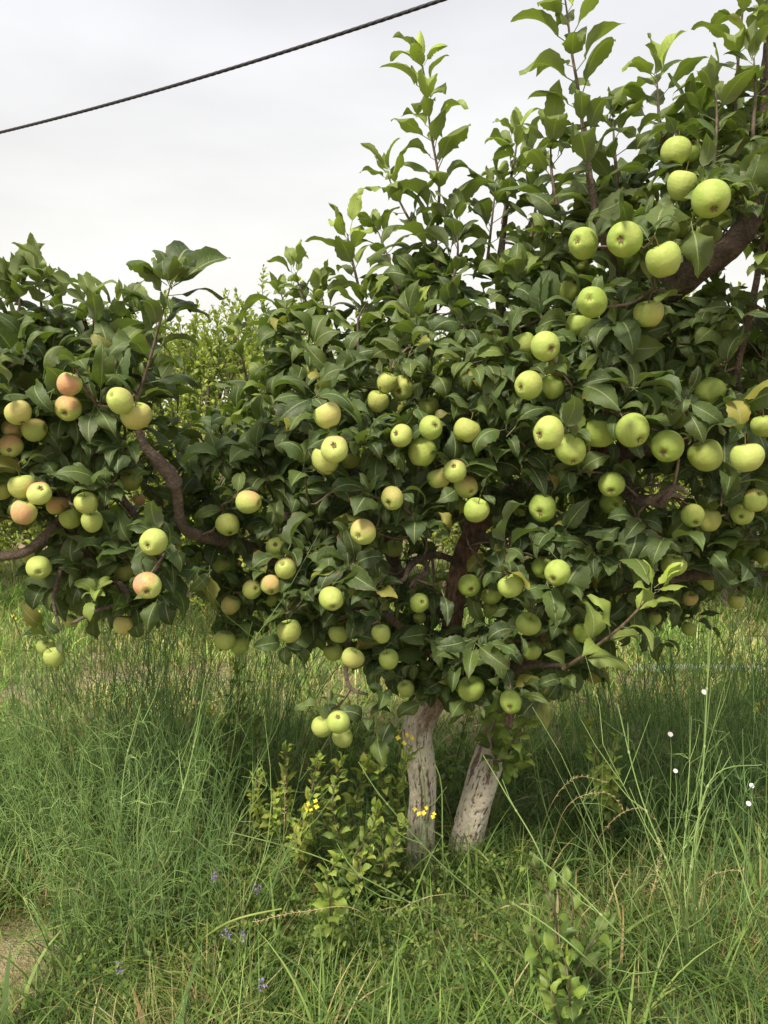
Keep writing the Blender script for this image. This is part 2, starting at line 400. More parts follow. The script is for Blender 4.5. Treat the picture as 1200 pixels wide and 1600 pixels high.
# ------------------------------------------------------------------ ground
def hgt(x, y):
    return 0.035 * np.sin(1.7 * x + 0.6) * np.sin(1.3 * y + 1.0) + 0.015 * np.sin(5.1 * x + 2.2 * y) + 0.010 * np.sin(9.0 * y - 4.0 * x)
def fbm(x, y, f=1.0, s=0.0):
    v = 0
    for i, (a, b, c) in enumerate(((1.0, 1.3, 0.2), (2.3, -1.7, 1.9), (-3.9, 3.1, 4.2), (6.1, 7.7, 0.7))):
        v = v + np.sin(f * (a * x + b * y) + c + s) * np.cos(f * (b * x - a * y) * 0.83 + 2 * c + s) / (1 + 0.6 * i)
    return v / 2.0
g = np.linspace(-1, 1, 261); gg = np.sign(g) * (np.abs(g) * 6 + np.abs(g) ** 5 * 394)
X, Yg = np.meshgrid(gg, gg + 3.0, indexing='ij'); Z = hgt(X, Yg) * (np.abs(X) < 30) * (np.abs(Yg) < 30)
sx, sy = G(10, 1500)[:2]
Z += 0.035 * np.exp(-(((X - sx) / 0.22) ** 2 + ((Yg - sy) / 0.16) ** 2)) * (1 + 0.5 * fbm(X, Yg, 9))
n = 261; idx = np.arange(n * n).reshape(n, n)
F = np.stack([idx[:-1, :-1], idx[1:, :-1], idx[1:, 1:], idx[:-1, 1:]], -1).reshape(-1, 4)
tag(link('ground', mesh('ground', np.stack([X, Yg, Z], -1).reshape(-1, 3), F, M_GROUND)), kind='structure', label='bare sandy soil and litter under the grass')

# ------------------------------------------------------------------ grass
GREEN = np.array([[0.12, 0.20, 0.045], [0.16, 0.25, 0.055], [0.08, 0.145, 0.042], [0.24, 0.32, 0.09]])
STRAW = np.array([[0.44, 0.37, 0.17], [0.34, 0.30, 0.12], [0.50, 0.43, 0.24], [0.30, 0.21, 0.10]])
FARG = 1.0
def blades(n, y0, y1, seed, hs, wd, dryf, segs=5, spread=0.62, pw=1.0, tuft=9, keep=None):
    rs = np.random.RandomState(seed)
    nt2 = n // tuft
    u = rs.rand(nt2 * 3) ** pw; ty = y0 + (y1 - y0) * u; tx = rs.uniform(-1, 1, nt2 * 3) * (spread * ty + 0.45)
    acc = rs.rand(nt2 * 3) < (spread * ty + 0.45) / (spread * y1 + 0.45) * 1.0
    tx, ty = tx[acc][:nt2], ty[acc][:nt2]; m = len(tx)
    lean = rs.uniform(0, 6.28, m)
    bx = np.repeat(tx, tuft) + rs.normal(0, 0.022, m * tuft) * (1 + ty.repeat(tuft) * 0.2); by = np.repeat(ty, tuft) + rs.normal(0, 0.022, m * tuft) * (1 + ty.repeat(tuft) * 0.2)
    if keep is not None:
        k = keep(bx, by, rs); bx, by, lean_ = bx[k], by[k], np.repeat(lean, tuft)[k]
    else: lean_ = np.repeat(lean, tuft)
    n = len(bx)
    az = lean_ + rs.normal(0, 1.1, n); h = hs(bx, by) * rs.uniform(0.45, 1.35, n); w_ = wd * np.exp(rs.normal(-.2, 0.4, n))
    curl = rs.uniform(0.5, 2.3, n); inc0 = rs.uniform(0.0, 0.65, n)
    d = np.stack([np.cos(az), np.sin(az)], 1); side = np.stack([-np.sin(az), np.cos(az)], 1)
    t = np.linspace(0, 1, segs + 1); th = inc0[:, None] + curl[:, None] * t[None]
    ds = h[:, None] / segs
    r = np.concatenate([np.zeros((n, 1)), np.cumsum(np.sin(th[:, :-1]) * ds, 1)], 1); z = np.concatenate([np.zeros((n, 1)), np.cumsum(np.cos(th[:, :-1]) * ds, 1)], 1)
    sw = rs.normal(0, 0.15, n)[:, None] * t[None] ** 2 * h[:, None]
    ww = w_[:, None] * (1 - t[None] ** 2.2) * (0.6 + 0.4 * np.minimum(1, t[None] * 4)) + 0.0002
    z0 = hgt(bx, by)
    V = np.zeros((n, segs + 1, 2, 3))
    for s, sg in enumerate((-1, 1)):
        V[:, :, s, 0] = bx[:, None] + d[:, :1] * r + side[:, :1] * (sg * ww + sw); V[:, :, s, 1] = by[:, None] + d[:, 1:] * r + side[:, 1:] * (sg * ww + sw)
        V[:, :, s, 2] = np.maximum(z0[:, None] + z - 0.004, z0[:, None] - 0.006 + 0.03 * t[None])
    q = np.arange(segs) * 2; F = np.stack([q, q + 1, q + 3, q + 2], 1)
    nv = (segs + 1) * 2; F = (F[None] + (np.arange(n) * nv)[:, None, None]).reshape(-1, 4)
    h = np.maximum(h, .04); dry = rs.rand(n) < dryf(bx, by)
    c = np.where(dry[:, None], STRAW[rs.randint(0, 4, n)], GREEN[rs.randint(0, 4, n)]) * rs.uniform(0.7, 1.3, (n, 1))
    c = c * (1 + 0.25 * fbm(bx, by, 2.0, 3)[:, None] * ~dry[:, None])
    c = c * (1 + 0.45 * np.clip((by[:, None] - 2.9) / 1.0, 0, 1) * [.75, 1, .5])     # yellower grass of the open strip behind, its colour also lightened to look sunlit
    C = np.repeat(c, nv, 0)
    return V.reshape(-1, 3), F, C
def soil(bx, by, rs):     # the bare patch at the left, and thin places
    d = ((bx - sx) / 0.15) ** 2 + ((by - sy + .08) / 0.24) ** 2 + 0.5 * fbm(bx, by, 6)
    k = (d > 1.0) | (rs.rand(len(bx)) < 0.06)
    far = (by > 3.0) & (fbm(bx, by, 1.5, 1.0) > 0.30) & (rs.rand(len(bx)) < 0.6)
    return k & ~far
def dry_near(x, y): return np.clip(0.04 + 0.30 * (fbm(x, y, 1.9, 0.5) > 0.38) + 0.35 * (fbm(x, y, 3.1, 2.5) > 0.46) + 0.3 * np.clip((y - 2.9) / 1.2, 0, 1), 0, 0.85)
def dry_far(x, y): return np.clip(0.24 + 0.35 * fbm(x, y, 0.8, 0.3), 0.03, 0.7)
def ob(*parts):
    off = 0; Vs, Fs, Cs = [], [], []
    for V, F, C in parts: Vs.append(V); Fs.append(F + off); Cs.append(C); off += len(V)
    return np.concatenate(Vs), np.concatenate(Fs), np.concatenate(Cs)
V, F, C = ob(blades(64000, 1.15, 3.3, 1, lambda x, y: 0.17 + 0.13 * np.clip(fbm(x, y, 2.6), -.8, 1) ** 1 - 0.03 * (np.abs(x - 0.15) < 0.5) * (y > 2.1), 0.0017, dry_near, keep=soil, pw=0.9),
             blades(30000, 1.1, 3.2, 7, lambda x, y: 0.07 + 0 * x, 0.0018, lambda x, y: 0.55 + 0 * x, segs=3, keep=lambda x, y, rs: ((x - sx) / 0.15) ** 2 + ((y - sy + .04) / 0.16) ** 2 > 0.8),
             blades(5000, 1.15, 3.2, 17, lambda x, y: 0.26 + 0.08 * fbm(x, y, 2.0), 0.0034, lambda x, y: 0.12 + 0 * x, segs=7, tuft=5, keep=soil),
             blades(62000, 3.0, 7.5, 2, lambda x, y: 0.17 + 0.07 * fbm(x, y, 1.2), 0.0032, dry_far, segs=4, keep=soil),
             blades(30000, 7.5, 20, 3, lambda x, y: 0.20 + 0.05 * fbm(x, y, 1.2), 0.009, dry_far, segs=3, spread=0.7))
tag(link('grass', mesh('grass', V, F, M_GRASS, tint=C)), 'tangled green and straw coloured grass covering the ground', 'grass', kind='stuff')

# low clover and alfalfa leaflets in the foreground
lv = Leaves(); rs = np.random.RandomState(11)
for i in range(1500):
    px = rs.uniform(120, 560) if rs.rand() < 0.75 else rs.uniform(560, 800); py = rs.uniform(1400, 1600)
    b = G(px, py); zt = rs.uniform(0.05, 0.17); b = b + np.array([0, rs.uniform(-0.05, 0.1), zt])
    az0 = rs.uniform(0, 6.28)
    for j in range(3):
        a = az0 + j * 2.1; d = np.array([math.cos(a), math.sin(a), 0.4])
        lv.add(b, d, (0, 0, 1), rs.uniform(0.012, 0.020), (rs.uniform(0, 0.35), rs.rand(), 0), 0.2, 0.32)
Vl, Fl, Ul, Tl = leaf_geo(lv, 4, nt_=3, ns=1, serr=0)
tag(link('ground_cover', mesh('ground_cover', Vl, Fl, M_SMALL, uv=Ul, tint=Tl)), 'small three part clover leaves low in the foreground grass', 'clover', kind='stuff')

# ------------------------------------------------------------------ apples (pixel x y diameter / calyx x y / blush / layer | label)
APPLES = """
108 600 40 - - .85 0|red topped yellow green apple directly above its twin in the left tree
107 638 42 100 647 .7 1|apple with pink side facing out, just below the red topped one in the left tree
187 625 41 174 616 .25 0|olive green apple left of its touching neighbour beside the red topped pair
212 649 47 - - .3 1|dull olive apple at the foot of the leaning left shoot, largest of that tree
28 645 40 - - .35 0|yellow green apple uppermost of the bunch at the left picture edge
20 672 33 19 684 .6 1|small rosy apple in the middle of the bunch at the left picture edge
55 671 37 71 668 .5 1|apple with blossom end to the right in the bunch at the left picture edge
16 697 37 14 704 .8 1|brownish red apple under the small rosy one at the left picture edge
12 727 37 - - .1 2|pale apple lowest of the column at the left picture edge, below the brownish red one
44 592 38 - - .1 3|shaded green apple behind dark leaves above the left edge bunch
62 606 34 - - .1 4|half hidden apple deep in leaves left of the red topped apple
134 701 18 - - .1 4|tiny looking pale apple seen between leaves below the red topped pair
34 760 42 - - .15 1|yellow green apple peeping above the pink one in the lower left bunch
62 771 38 64 761 1.0 0|pinkest round apple of the lower left bunch
37 801 39 - - .75 0|apple with red shoulder under a dark leaf at the left of the lower left bunch
89 789 35 - - .65 1|blushed apple right of the pinkest one in the lower left bunch
110 810 35 - - .05 1|plain green apple in the middle of the lower left bunch
135 785 37 - - .1 0|green apple with leaf tip behind it at the right of the lower left bunch
144 815 33 - - .05 0|plain green apple lowest right of the lower left bunch
3 765 34 - - .1 1|green apple cut by the left picture edge beside the lower left bunch
239 847 42 231 853 .05 0|bright green apple showing its star shaped blossom end right of the lower left bunch
231 915 43 229 926 .95 0|reddest apple, hanging alone under the bright green one
61 887 38 60 894 .05 1|dark shaded green apple hanging under the bare left branch
50 867 31 - - .1 3|olive apple tucked behind the dark shaded one at the bare left branch
205 750 35 - - .1 3|shaded long apple behind a leaf left of the pruned knot
217 780 21 - - .8 2|small red cheeked apple left of the pruned knot
193 893 31 - - .2 2|ochre apple behind a hanging leaf left of the reddest apple
139 858 26 - - .05 3|dim green apple behind leaves below the lower left bunch
97 746 19 - - .1 4|small yellow patch of an apple behind leaves above the lower left bunch
72 1010 29 - - .05 0|upper of two little green apples at the lowest left branch tip
84 1027 30 - - .05 1|lower of two little green apples at the lowest left branch tip
110 970 22 - - .1 2|small pale apple half covered above the lowest left branch tip
193 976 34 - - .35 2|olive brown apple under a dark leaf on the lowest left branch
356 820 38 360 836 .15 1|apple half covered by a drooping leaf right of the pruned knot
389 784 38 405 787 .6 0|pale apple with pink cheek near twigs right of the pruned knot
349 883 34 - - .05 3|dark green apple deep in leaves below the half covered one
394 921 31 402 920 .35 1|apple with blossom end to the right, leftmost of a hanging three
423 914 34 425 927 .6 0|apple with russet blush, middle of a hanging three
446 887 34 441 880 .7 0|round blushed apple, highest of a hanging three
425 937 23 - - .05 2|small apple peeping out under the hanging three
360 945 32 - - .3 2|ochre shaded apple left below the hanging three
352 1000 35 - - .05 2|left one of two dark apples at the lower crown edge above the fennel
374 1006 32 - - .05 3|right one of two dark apples at the lower crown edge above the fennel
432 855 34 430 850 .1 2|shaded green apple straight above the highest of the hanging three
511 649 45 - - .25 0|large smooth apple above the stack left of the crown centre
523 702 45 521 694 .5 0|apple with brown hollow facing out, front of the stack left of centre
509 719 45 - - .1 2|green apple behind and left of the front one in the stack left of centre
547 717 31 - - .1 3|smaller apple behind and right of the front one in the stack left of centre
604 597 33 - - .1 1|oval green apple, topmost of the group under the central leaf fan
628 607 40 622 612 .15 2|rounded apple half under a leaf right of the topmost in the central group
591 627 34 - - .2 1|apple whose lower half is behind a leaf, left end of the central group
669 636 34 - - .1 2|green apple behind a twig at the right of the central group
673 668 39 682 664 .1 0|bright apple with blossom end turned right, beside the single big leaf
627 681 37 617 676 .1 0|bright apple left of the single big leaf in the centre
659 706 45 - - .1 2|broad apple under the single big leaf in the centre
729 672 41 - - .15 1|greyish green apple split by a folded leaf right of the single big leaf
710 736 36 709 727 .5 0|apple with rosy hollow on top of the pyramid in front of the trunk
685 747 37 - - .25 1|left shoulder apple of the pyramid in front of the trunk
729 760 37 737 768 .45 1|right shoulder apple of the pyramid in front of the trunk
744 797 41 - - .05 0|largest apple at the bottom of the pyramid in front of the trunk
716 790 27 - - .05 3|apple mostly hidden inside the pyramid in front of the trunk
613 779 37 606 787 .3 0|apple with small dark eye beside dry flower remains, between pyramid and lone apple
567 831 41 559 837 .45 0|lone round blushed apple in the centre left facing the viewer
615 857 29 - - .05 4|dark apple deep behind the lone round one
655 942 32 661 940 .05 1|green apple directly left of the trunk above a smaller one
656 965 22 - - .05 3|small apple just under another, left of the trunk
518 936 39 520 949 .1 0|bright green apple with crowned blossom end low in the centre left
547 923 23 - - .1 3|apple hidden behind the leaf right of the crowned bright one
451 986 40 - - .1 1|green apple beside a drooping leaf below the hanging three
529 990 32 - - .05 2|green apple half behind a leaf in the low row under the crown
596 990 30 - - .05 1|pale oval apple with a leaf bite at its left in the low row
551 1028 35 - - .2 1|yellowish apple at the lowest edge of the crown, left of the trunk
607 1030 33 - - .05 1|smooth green apple at the lowest crown edge nearest the trunk
521 1018 31 - - .05 3|dim apple behind the yellowish one at the lowest crown edge
635 1076 27 - - .05 1|oval green apple hanging alone over the left trunk
528 1128 36 528 1119 .05 0|front apple of the lowest hanging three over the leafy suckers
503 1135 34 - - .1 1|left apple of the lowest hanging three over the leafy suckers
535 1152 34 - - .05 2|bottom apple of the lowest hanging three over the leafy suckers
597 945 23 - - .05 2|small pale apple between leaves left of the trunk
733 915 37 737 922 .05 2|shaded dark green apple right of the trunk at twig height
797 916 39 - - .05 0|bright apple beside a leaf left of the touching low pair
768 930 33 - - .05 2|dull apple between the shaded one and the bright one right of the trunk
767 954 25 - - .05 2|small apple over the pale leaf fan right of the trunk
735 1076 43 - - .05 3|big apple in deep shade over the fork of the trunks
1055 237 45 - - .05 1|broad apple at the left of the highest pair, top right
1077 237 36 1083 222 .05 0|narrow apple with open blossom end up, right of the highest pair
1066 290 47 - - .05 1|tall bright apple under the highest pair, top right
1110 311 61 1117 328 .05 0|largest apple of all, its blossom end down, top right
1065 351 42 - - .05 3|dark apple in shade under the tall bright one, top right
1106 368 41 - - .05 4|very dark apple under the largest one, top right
911 379 49 901 374 .05 1|apple with deep blossom hollow, left of the hanging long leaf
975 374 55 969 373 .1 0|big apple with round blossom hollow, right of the hanging long leaf
1036 406 57 - - .05 0|big smooth apple with no hollow showing beside the thick diagonal limb
911 419 22 - - .05 2|small piece of apple under the one with deep hollow
925 471 49 920 465 .1 0|flat bright apple with pale hollow over its rounder twin
905 507 43 - - .05 2|rounder shaded twin under the flat bright apple
1013 490 47 - - .2 1|yellow lit apple half hidden by a leaf near red buds
887 456 35 - - .1 2|apple just above and left of the flat bright one
820 538 39 - - .1 2|left pale apple of the pair at the left of the right crown, partly hidden
852 541 47 863 545 .05 0|round mid green apple right of its pale neighbour, above the equal pair
825 602 45 813 606 .15 0|bright apple left of the equal pair in the right crown
863 604 41 - - .05 1|right half of the equal pair in the right crown
1140 513 29 - - .1 3|yellow apple seen between leaves near the ringed upright branch
1027 523 20 - - .05 2|tiny apple piece under the yellow lit one
1108 611 47 - - .05 2|apple crossed by dark leaves beside the ringed upright branch
857 677 51 841 679 .1 0|brightest pale yellow apple, left end of the long row in the right crown
892 703 50 896 722 .05 1|second apple of the long row, under a leaf end
938 675 51 - - .05 2|third apple of the long row, mostly shaded by leaves
988 673 52 1002 689 .05 1|fourth apple of the long row, under two spread leaves
1043 698 52 1036 709 .05 1|fifth apple of the long row with dark blossom end and no leaf over it
1103 711 51 - - .05 2|sixth apple of the long row, dark with its top shaded
1167 714 51 - - .05 0|last and bright apple of the long row near the right picture edge
1058 656 29 - - .05 4|small dark apple above and between the fourth and fifth of the row
1194 665 42 - - .1 0|apple cut by the right picture edge above the last of the row
860 720 29 - - .05 4|dark apple deep under the brightest pale one
955 757 41 955 768 .05 1|upper apple of the stacked pair left of the dead twisted spur
955 785 37 964 789 .05 2|lower apple of the stacked pair left of the dead twisted spur
848 794 44 843 801 .05 2|apple with a leaf across its left half, alone below the long row
905 780 31 - - .05 3|apple behind a leaf left of the stacked pair
812 800 27 - - .05 4|dim apple left of the one with a leaf across it
947 858 29 - - .05 3|small round green apple alone in the dark middle of the right crown
1083 806 37 1088 818 .15 0|left of two side by side apples right of the dead twisted spur
1108 812 37 - - .15 1|right of two side by side apples right of the dead twisted spur
1107 785 33 - - .05 3|dark apple above the side by side two right of the dead spur
1180 781 37 1187 770 .6 0|apple with pink touch and hollow up at the right picture edge
1160 803 35 1158 808 .15 0|small apple with dark eye next to the pink touched one at right
1200 794 25 - - .2 1|apple sliver on the right picture edge under the pink touched one
1052 883 39 - - .05 1|apple behind the topmost pale new leaf at the lower right
870 895 41 865 907 .05 0|right of the touching low pair beneath the leaf with a shadow
848 887 35 853 898 .05 1|left of the touching low pair beneath the leaf with a shadow
1105 908 29 - - .1 2|yellow green apple peeping out right of the pale new shoot
1078 935 25 - - .5 2|reddish small apple in shade right of the pale new shoot
1150 938 27 - - .2 1|small apple at the lowest right crown edge over the grass
1190 868 27 - - .05 2|pale apple between leaves at the right picture edge, low
911 989 31 - - .05 1|round green apple left of the stem of the pale new shoot
825 975 39 - - .05 1|apple with a leaf shadow over the yellow one, below the touching pair
831 1017 30 - - .1 1|bright yellow apple standing upright in the low right foliage
798 1097 36 797 1106 .05 0|lowest apple of the right crown, over the right trunk
960 936 23 - - .05 4|dim apple above the stem of the pale new shoot
1022 966 23 - - .05 4|dark apple just right of the stem of the pale new shoot
1076 982 23 - - .05 4|dark apple at the very bottom right of the crown
"""
AP = []
rs = np.random.RandomState(5)
for ln in APPLES.strip().split('\n'):
    a, lab = ln.split('|'); f = a.split()
    px, py, dpx = float(f[0]), float(f[1]), float(f[2]); lay = int(f[6])
    Y = 1.92 + (92.0 / max(dpx, 34) - 1.92) * 0.28 + (0.0, 0.05, 0.10, 0.22, 0.36)[lay]
    Y -= (0.16, 0.12, 0.08, 0.04, 0.0)[lay]
    if dpx < 30 and lay < 3: Y += 0.15
    if px < 330: Y -= 0.03
    if 330 < px < 480 and lay < 3: Y += 0.12
    cal = None if f[3] == '-' else ((float(f[3]) - px) / (dpx / 2), (float(f[4]) - py) / (dpx / 2))
    AP.append(dict(px=px, py=py, d=dpx, Y=Y, cal=cal, bl=float(f[5]), lay=lay, lab=lab))
for it in range(40):                 # push overlapping fruit apart along their own sight lines
    for a in AP: a['c'] = P(a['px'], a['py'], a['Y']); a['r'] = a['d'] / 2 / FPX * proj(a['c'])[2]
    moved = False
    for i, a in enumerate(AP):
        for b in AP[:i]:
            if np.linalg.norm(a['c'] - b['c']) < (a['r'] + b['r']) * 0.95:
                q = a if (a['lay'], a['Y']) > (b['lay'], b['Y']) else b
                q['Y'] += 0.008; moved = True
    if not moved: break
AC = np.array([[a['px'], a['py'], a['d'] / 2, proj(a['c'])[2], a['lay']] for a in AP])

# unit apple meshes (z = stalk end up, radius 1)
def apple_body(k):
    rs = np.random.RandomState(40 + k); nu, nv_ = 44, 30
    hgtf = (0.98, 0.91, 1.05, 0.95)[k]; tap = (0.07, 0.03, 0.11, 0.05)[k]; lob = (0.02, 0.035, 0.03, 0.012)[k]
    V = []; 
    for j in range(nv_ + 1):
        ph = math.pi * j / nv_
        for i in range(nu):
            th = 2 * math.pi * i / nu
            rr = math.sin(ph) ** 0.92 * (1 + tap * math.cos(ph)) * (1 + lob * math.cos(5 * th + k) * ((1 - math.cos(ph)) / 2) ** 2 + 0.018 * math.sin(2 * th + k * 1.3))
            z = hgtf * math.cos(ph) * (1 + 0.03 * math.sin(th + k)) - 0.34 * math.exp(-(ph / 0.40) ** 2) + 0.20 * math.exp(-((math.pi - ph) / 0.25) ** 2) * (1 + 0.25 * math.cos(5 * th + k) * math.sin(ph))
            rr *= 1 + 0.05 * math.sin(th + 2 * k) * math.sin(ph * 1.5); V.append((rr * math.cos(th) + 0.04 * z * (k - 1.5), rr * math.sin(th), z + 0.05 * rr * math.cos(th + k)))
    ix = np.arange((nv_ + 1) * nu).reshape(nv_ + 1, nu); r2 = np.roll(ix, -1, 1)
    F = np.stack([ix[:-1], ix[1:], r2[1:], r2[:-1]], -1).reshape(-1, 4)
    return mesh('apple_body', np.array(V), F, M_APPLE)
BODY = [apple_body(k) for k in range(4)]
def calyx_mesh():
    V, F = [], []
    zb = -0.96 + 0.19
    for i in range(5):
        a = i * 2 * math.pi / 5
        for (rr, z, w2) in ((0.02, zb + 0.0, 0.06), (0.10, zb - 0.06, 0.07), (0.17, zb - 0.12, 0.045), (0.20, zb - 0.19, 0.008)):
            for s in (-1, 1):
                V.append((rr * math.cos(a) - s * w2 * math.sin(a), rr * math.sin(a) + s * w2 * math.cos(a), z))
        b = i * 8
        for q in range(3): F.append((b + 2 * q, b + 2 * q + 1, b + 2 * q + 3, b + 2 * q + 2))
    return mesh('calyx', np.array(V), np.array(F), M_CALYX)
def stalk_mesh():
    t = Tubes(); p, r = smooth_path([(0, 0, 0.5), (0.03, 0.02, 0.85), (0.12, 0.03, 1.15), (0.22, 0, 1.45)], [0.045, 0.035, 0.035, 0.06], 0.08)
    t.add(p, r, 6, cap=False); return t.mesh('stalk', M_STALK)
CAL, STK = calyx_mesh(), stalk_mesh()
rs = np.random.RandomState(9)
for i, a in enumerate(AP):
    c = Vector(a['c']); tocam = (Vector((0, 0, CAM_H)) - c).normalized()
    rt = Vector((0, 0, 1)).cross(tocam).normalized(); up = tocam.cross(rt)
    if a['cal']:
        u, v = a['cal']; m = math.hypot(u, v)
        if m > 0.9: u, v = u / m * 0.9, v / m * 0.9; m = 0.9
        cd = rt * u - up * v + tocam * math.sqrt(1 - m * m)
    else: cd = Vector((rs.uniform(-.5, .5), rs.uniform(-.25, .5), -1))
    zax = -cd.normalized()
    bl = Vector((-0.25, -0.25, 1.0)) if a['cal'] else Vector((rs.uniform(-.8, .5), -1, 0.5))
    xax = (bl - bl.dot(zax) * zax).normalized(); yax = zax.cross(xax)
    if a['lab'].startswith('reddest'): xax = (-rt + up * 0.5); xax = (xax - xax.dot(zax) * zax).normalized(); yax = zax.cross(xax)
    e = empty('apple', c); e.rotation_euler = Matrix((xax, yax, zax)).transposed().to_euler(); e.scale = (a['r'],) * 3
    tag(e, a['lab'], 'apple', 'apples hanging on the two front trees')
    b = D.objects.new('body', BODY[i % 4]); COL.objects.link(b); b.parent = e; b['blush'] = float(a['bl']); b['ripe'] = float(np.clip((0.42 if a['px'] < 640 else 0.22) + 0.5 * a['bl'] + rs.normal(0, 0.16), 0, 1)); b.scale = rs.uniform(.94, 1.03, 3); b.rotation_euler = (0, 0, 0)
    k = D.objects.new('calyx', CAL); COL.objects.link(k); k.parent = e
    k = D.objects.new('stalk', STK); COL.objects.link(k); k.parent = e
    a['top'] = np.array(c + zax * a['r'] * 1.4)

# ------------------------------------------------------------------ the two front apple trees
rs = np.random.RandomState(21)
def pathP(l): return [P(*q) for q in l]
main = empty('apple_tree', (G(690, 1350)[0], 2.47, 0)); tag(main, 'large apple tree with two whitewashed trunks and a wide fruit laden crown', 'apple tree', 'front row apple trees')
left = empty('apple_tree', (-2.0, 2.35, 0)); tag(left, 'apple tree reaching in from the left picture edge with red cheeked fruit', 'apple tree', 'front row apple trees')

def trunk(pts, rad, paint_z, parent, seed):
    path, rr = smooth_path(pts, rad, 0.006); sides = 72
    t = Tubes(); t.add(path, rr, sides); V, F, T = t.geo()
    k = len(path)
    for i in range(k):
        c = path[i]
        for j in range(sides):
            q = V[i * sides + j]; a = j / sides * 2 * math.pi
            v = Vector((math.cos(a) * 1.6 + seed, math.sin(a) * 1.6, c[2] * 8.5))
            warp = mnoise.noise(v * 1.5) * 0.5
            ridge = abs(mnoise.noise(Vector((v.x * 1.7 + warp, v.y * 1.7, v.z * 1.05)) * 1.55))           # long fissures
            fine = abs(mnoise.noise(Vector((v.x * 3, v.y * 3, v.z * 3.0)) * 3.2 + Vector((warp, 0, 9))))
            lump = mnoise.noise(v * 0.8)
            crack = max(0, 1 - ridge * 8.5) * 0.95 + max(0, 1 - fine * 9) * 0.65
            # whole plates that have fallen off
            pl = mnoise.noise(Vector((v.x, v.y, v.z * 0.45)) * 2.0 + Vector((7, 3, 1))) + 0.35 * mnoise.noise(v * 6)
            plate = min(1, max(0, (pl - 0.33) * 9))
            dep = min(1, crack + plate * 0.8)
            f = 1 + lump * 0.16 - dep * 0.10 + mnoise.noise(v * 7) * 0.03
            V[i * sides + j] = c + (q - c) * f
            pz = 1 / (1 + math.exp(-(paint_z + 0.07 * lump + 0.05 * mnoise.noise(v * 5) - c[2]) * 30))
            T[i * sides + j] = (dep, pz, lump * 0.5 + 0.5)
    return link('trunk', mesh('trunk', V, F, M_WASH, tint=T), parent)
gz = lambda p: (p[0], p[1], -0.05)
tb = P(650, 1385, 2.47)
trunk([gz(tb), P(655, 1350, 2.47), P(656, 1290, 2.47), P(662, 1230, 2.47), P(652, 1160, 2.46), P(656, 1125, 2.46), P(676, 1090, 2.46), P(697, 1040, 2.46), P(706, 970, 2.46), P(716, 900, 2.46), P(738, 838, 2.44), P(765, 790, 2.42)],
      [0.060, 0.053, 0.046, 0.044, 0.050, 0.054, 0.047, 0.040, 0.034, 0.036, 0.036, 0.032], P(650, 1120, 2.46)[2], main, 0.0)
trunk([gz(P(716, 1380, 2.50)), P(722, 1345, 2.50), P(738, 1280, 2.50), P(755, 1215, 2.50), P(770, 1170, 2.50), P(788, 1110, 2.52), P(815, 1040, 2.55), P(850, 960, 2.58), P(890, 860, 2.58), P(925, 760, 2.55), P(950, 660, 2.5)],
      [0.064, 0.056, 0.054, 0.055, 0.048, 0.042, 0.04, 0.038, 0.037, 0.036, 0.034], P(770, 1165, 2.50)[2], main, 5.0)
SK = []                                # skeleton points that twigs run to: (point, tree)
def limb(l, rad, parent, seed, amp=0.16, sides=16):
    pts = pathP(l); gnarled('limb', pts, rad, parent, amp=amp, seed=seed, sides=sides)
    pth, _ = smooth_path(pts, rad, 0.05)
    for q in pth: SK.append((q, parent))
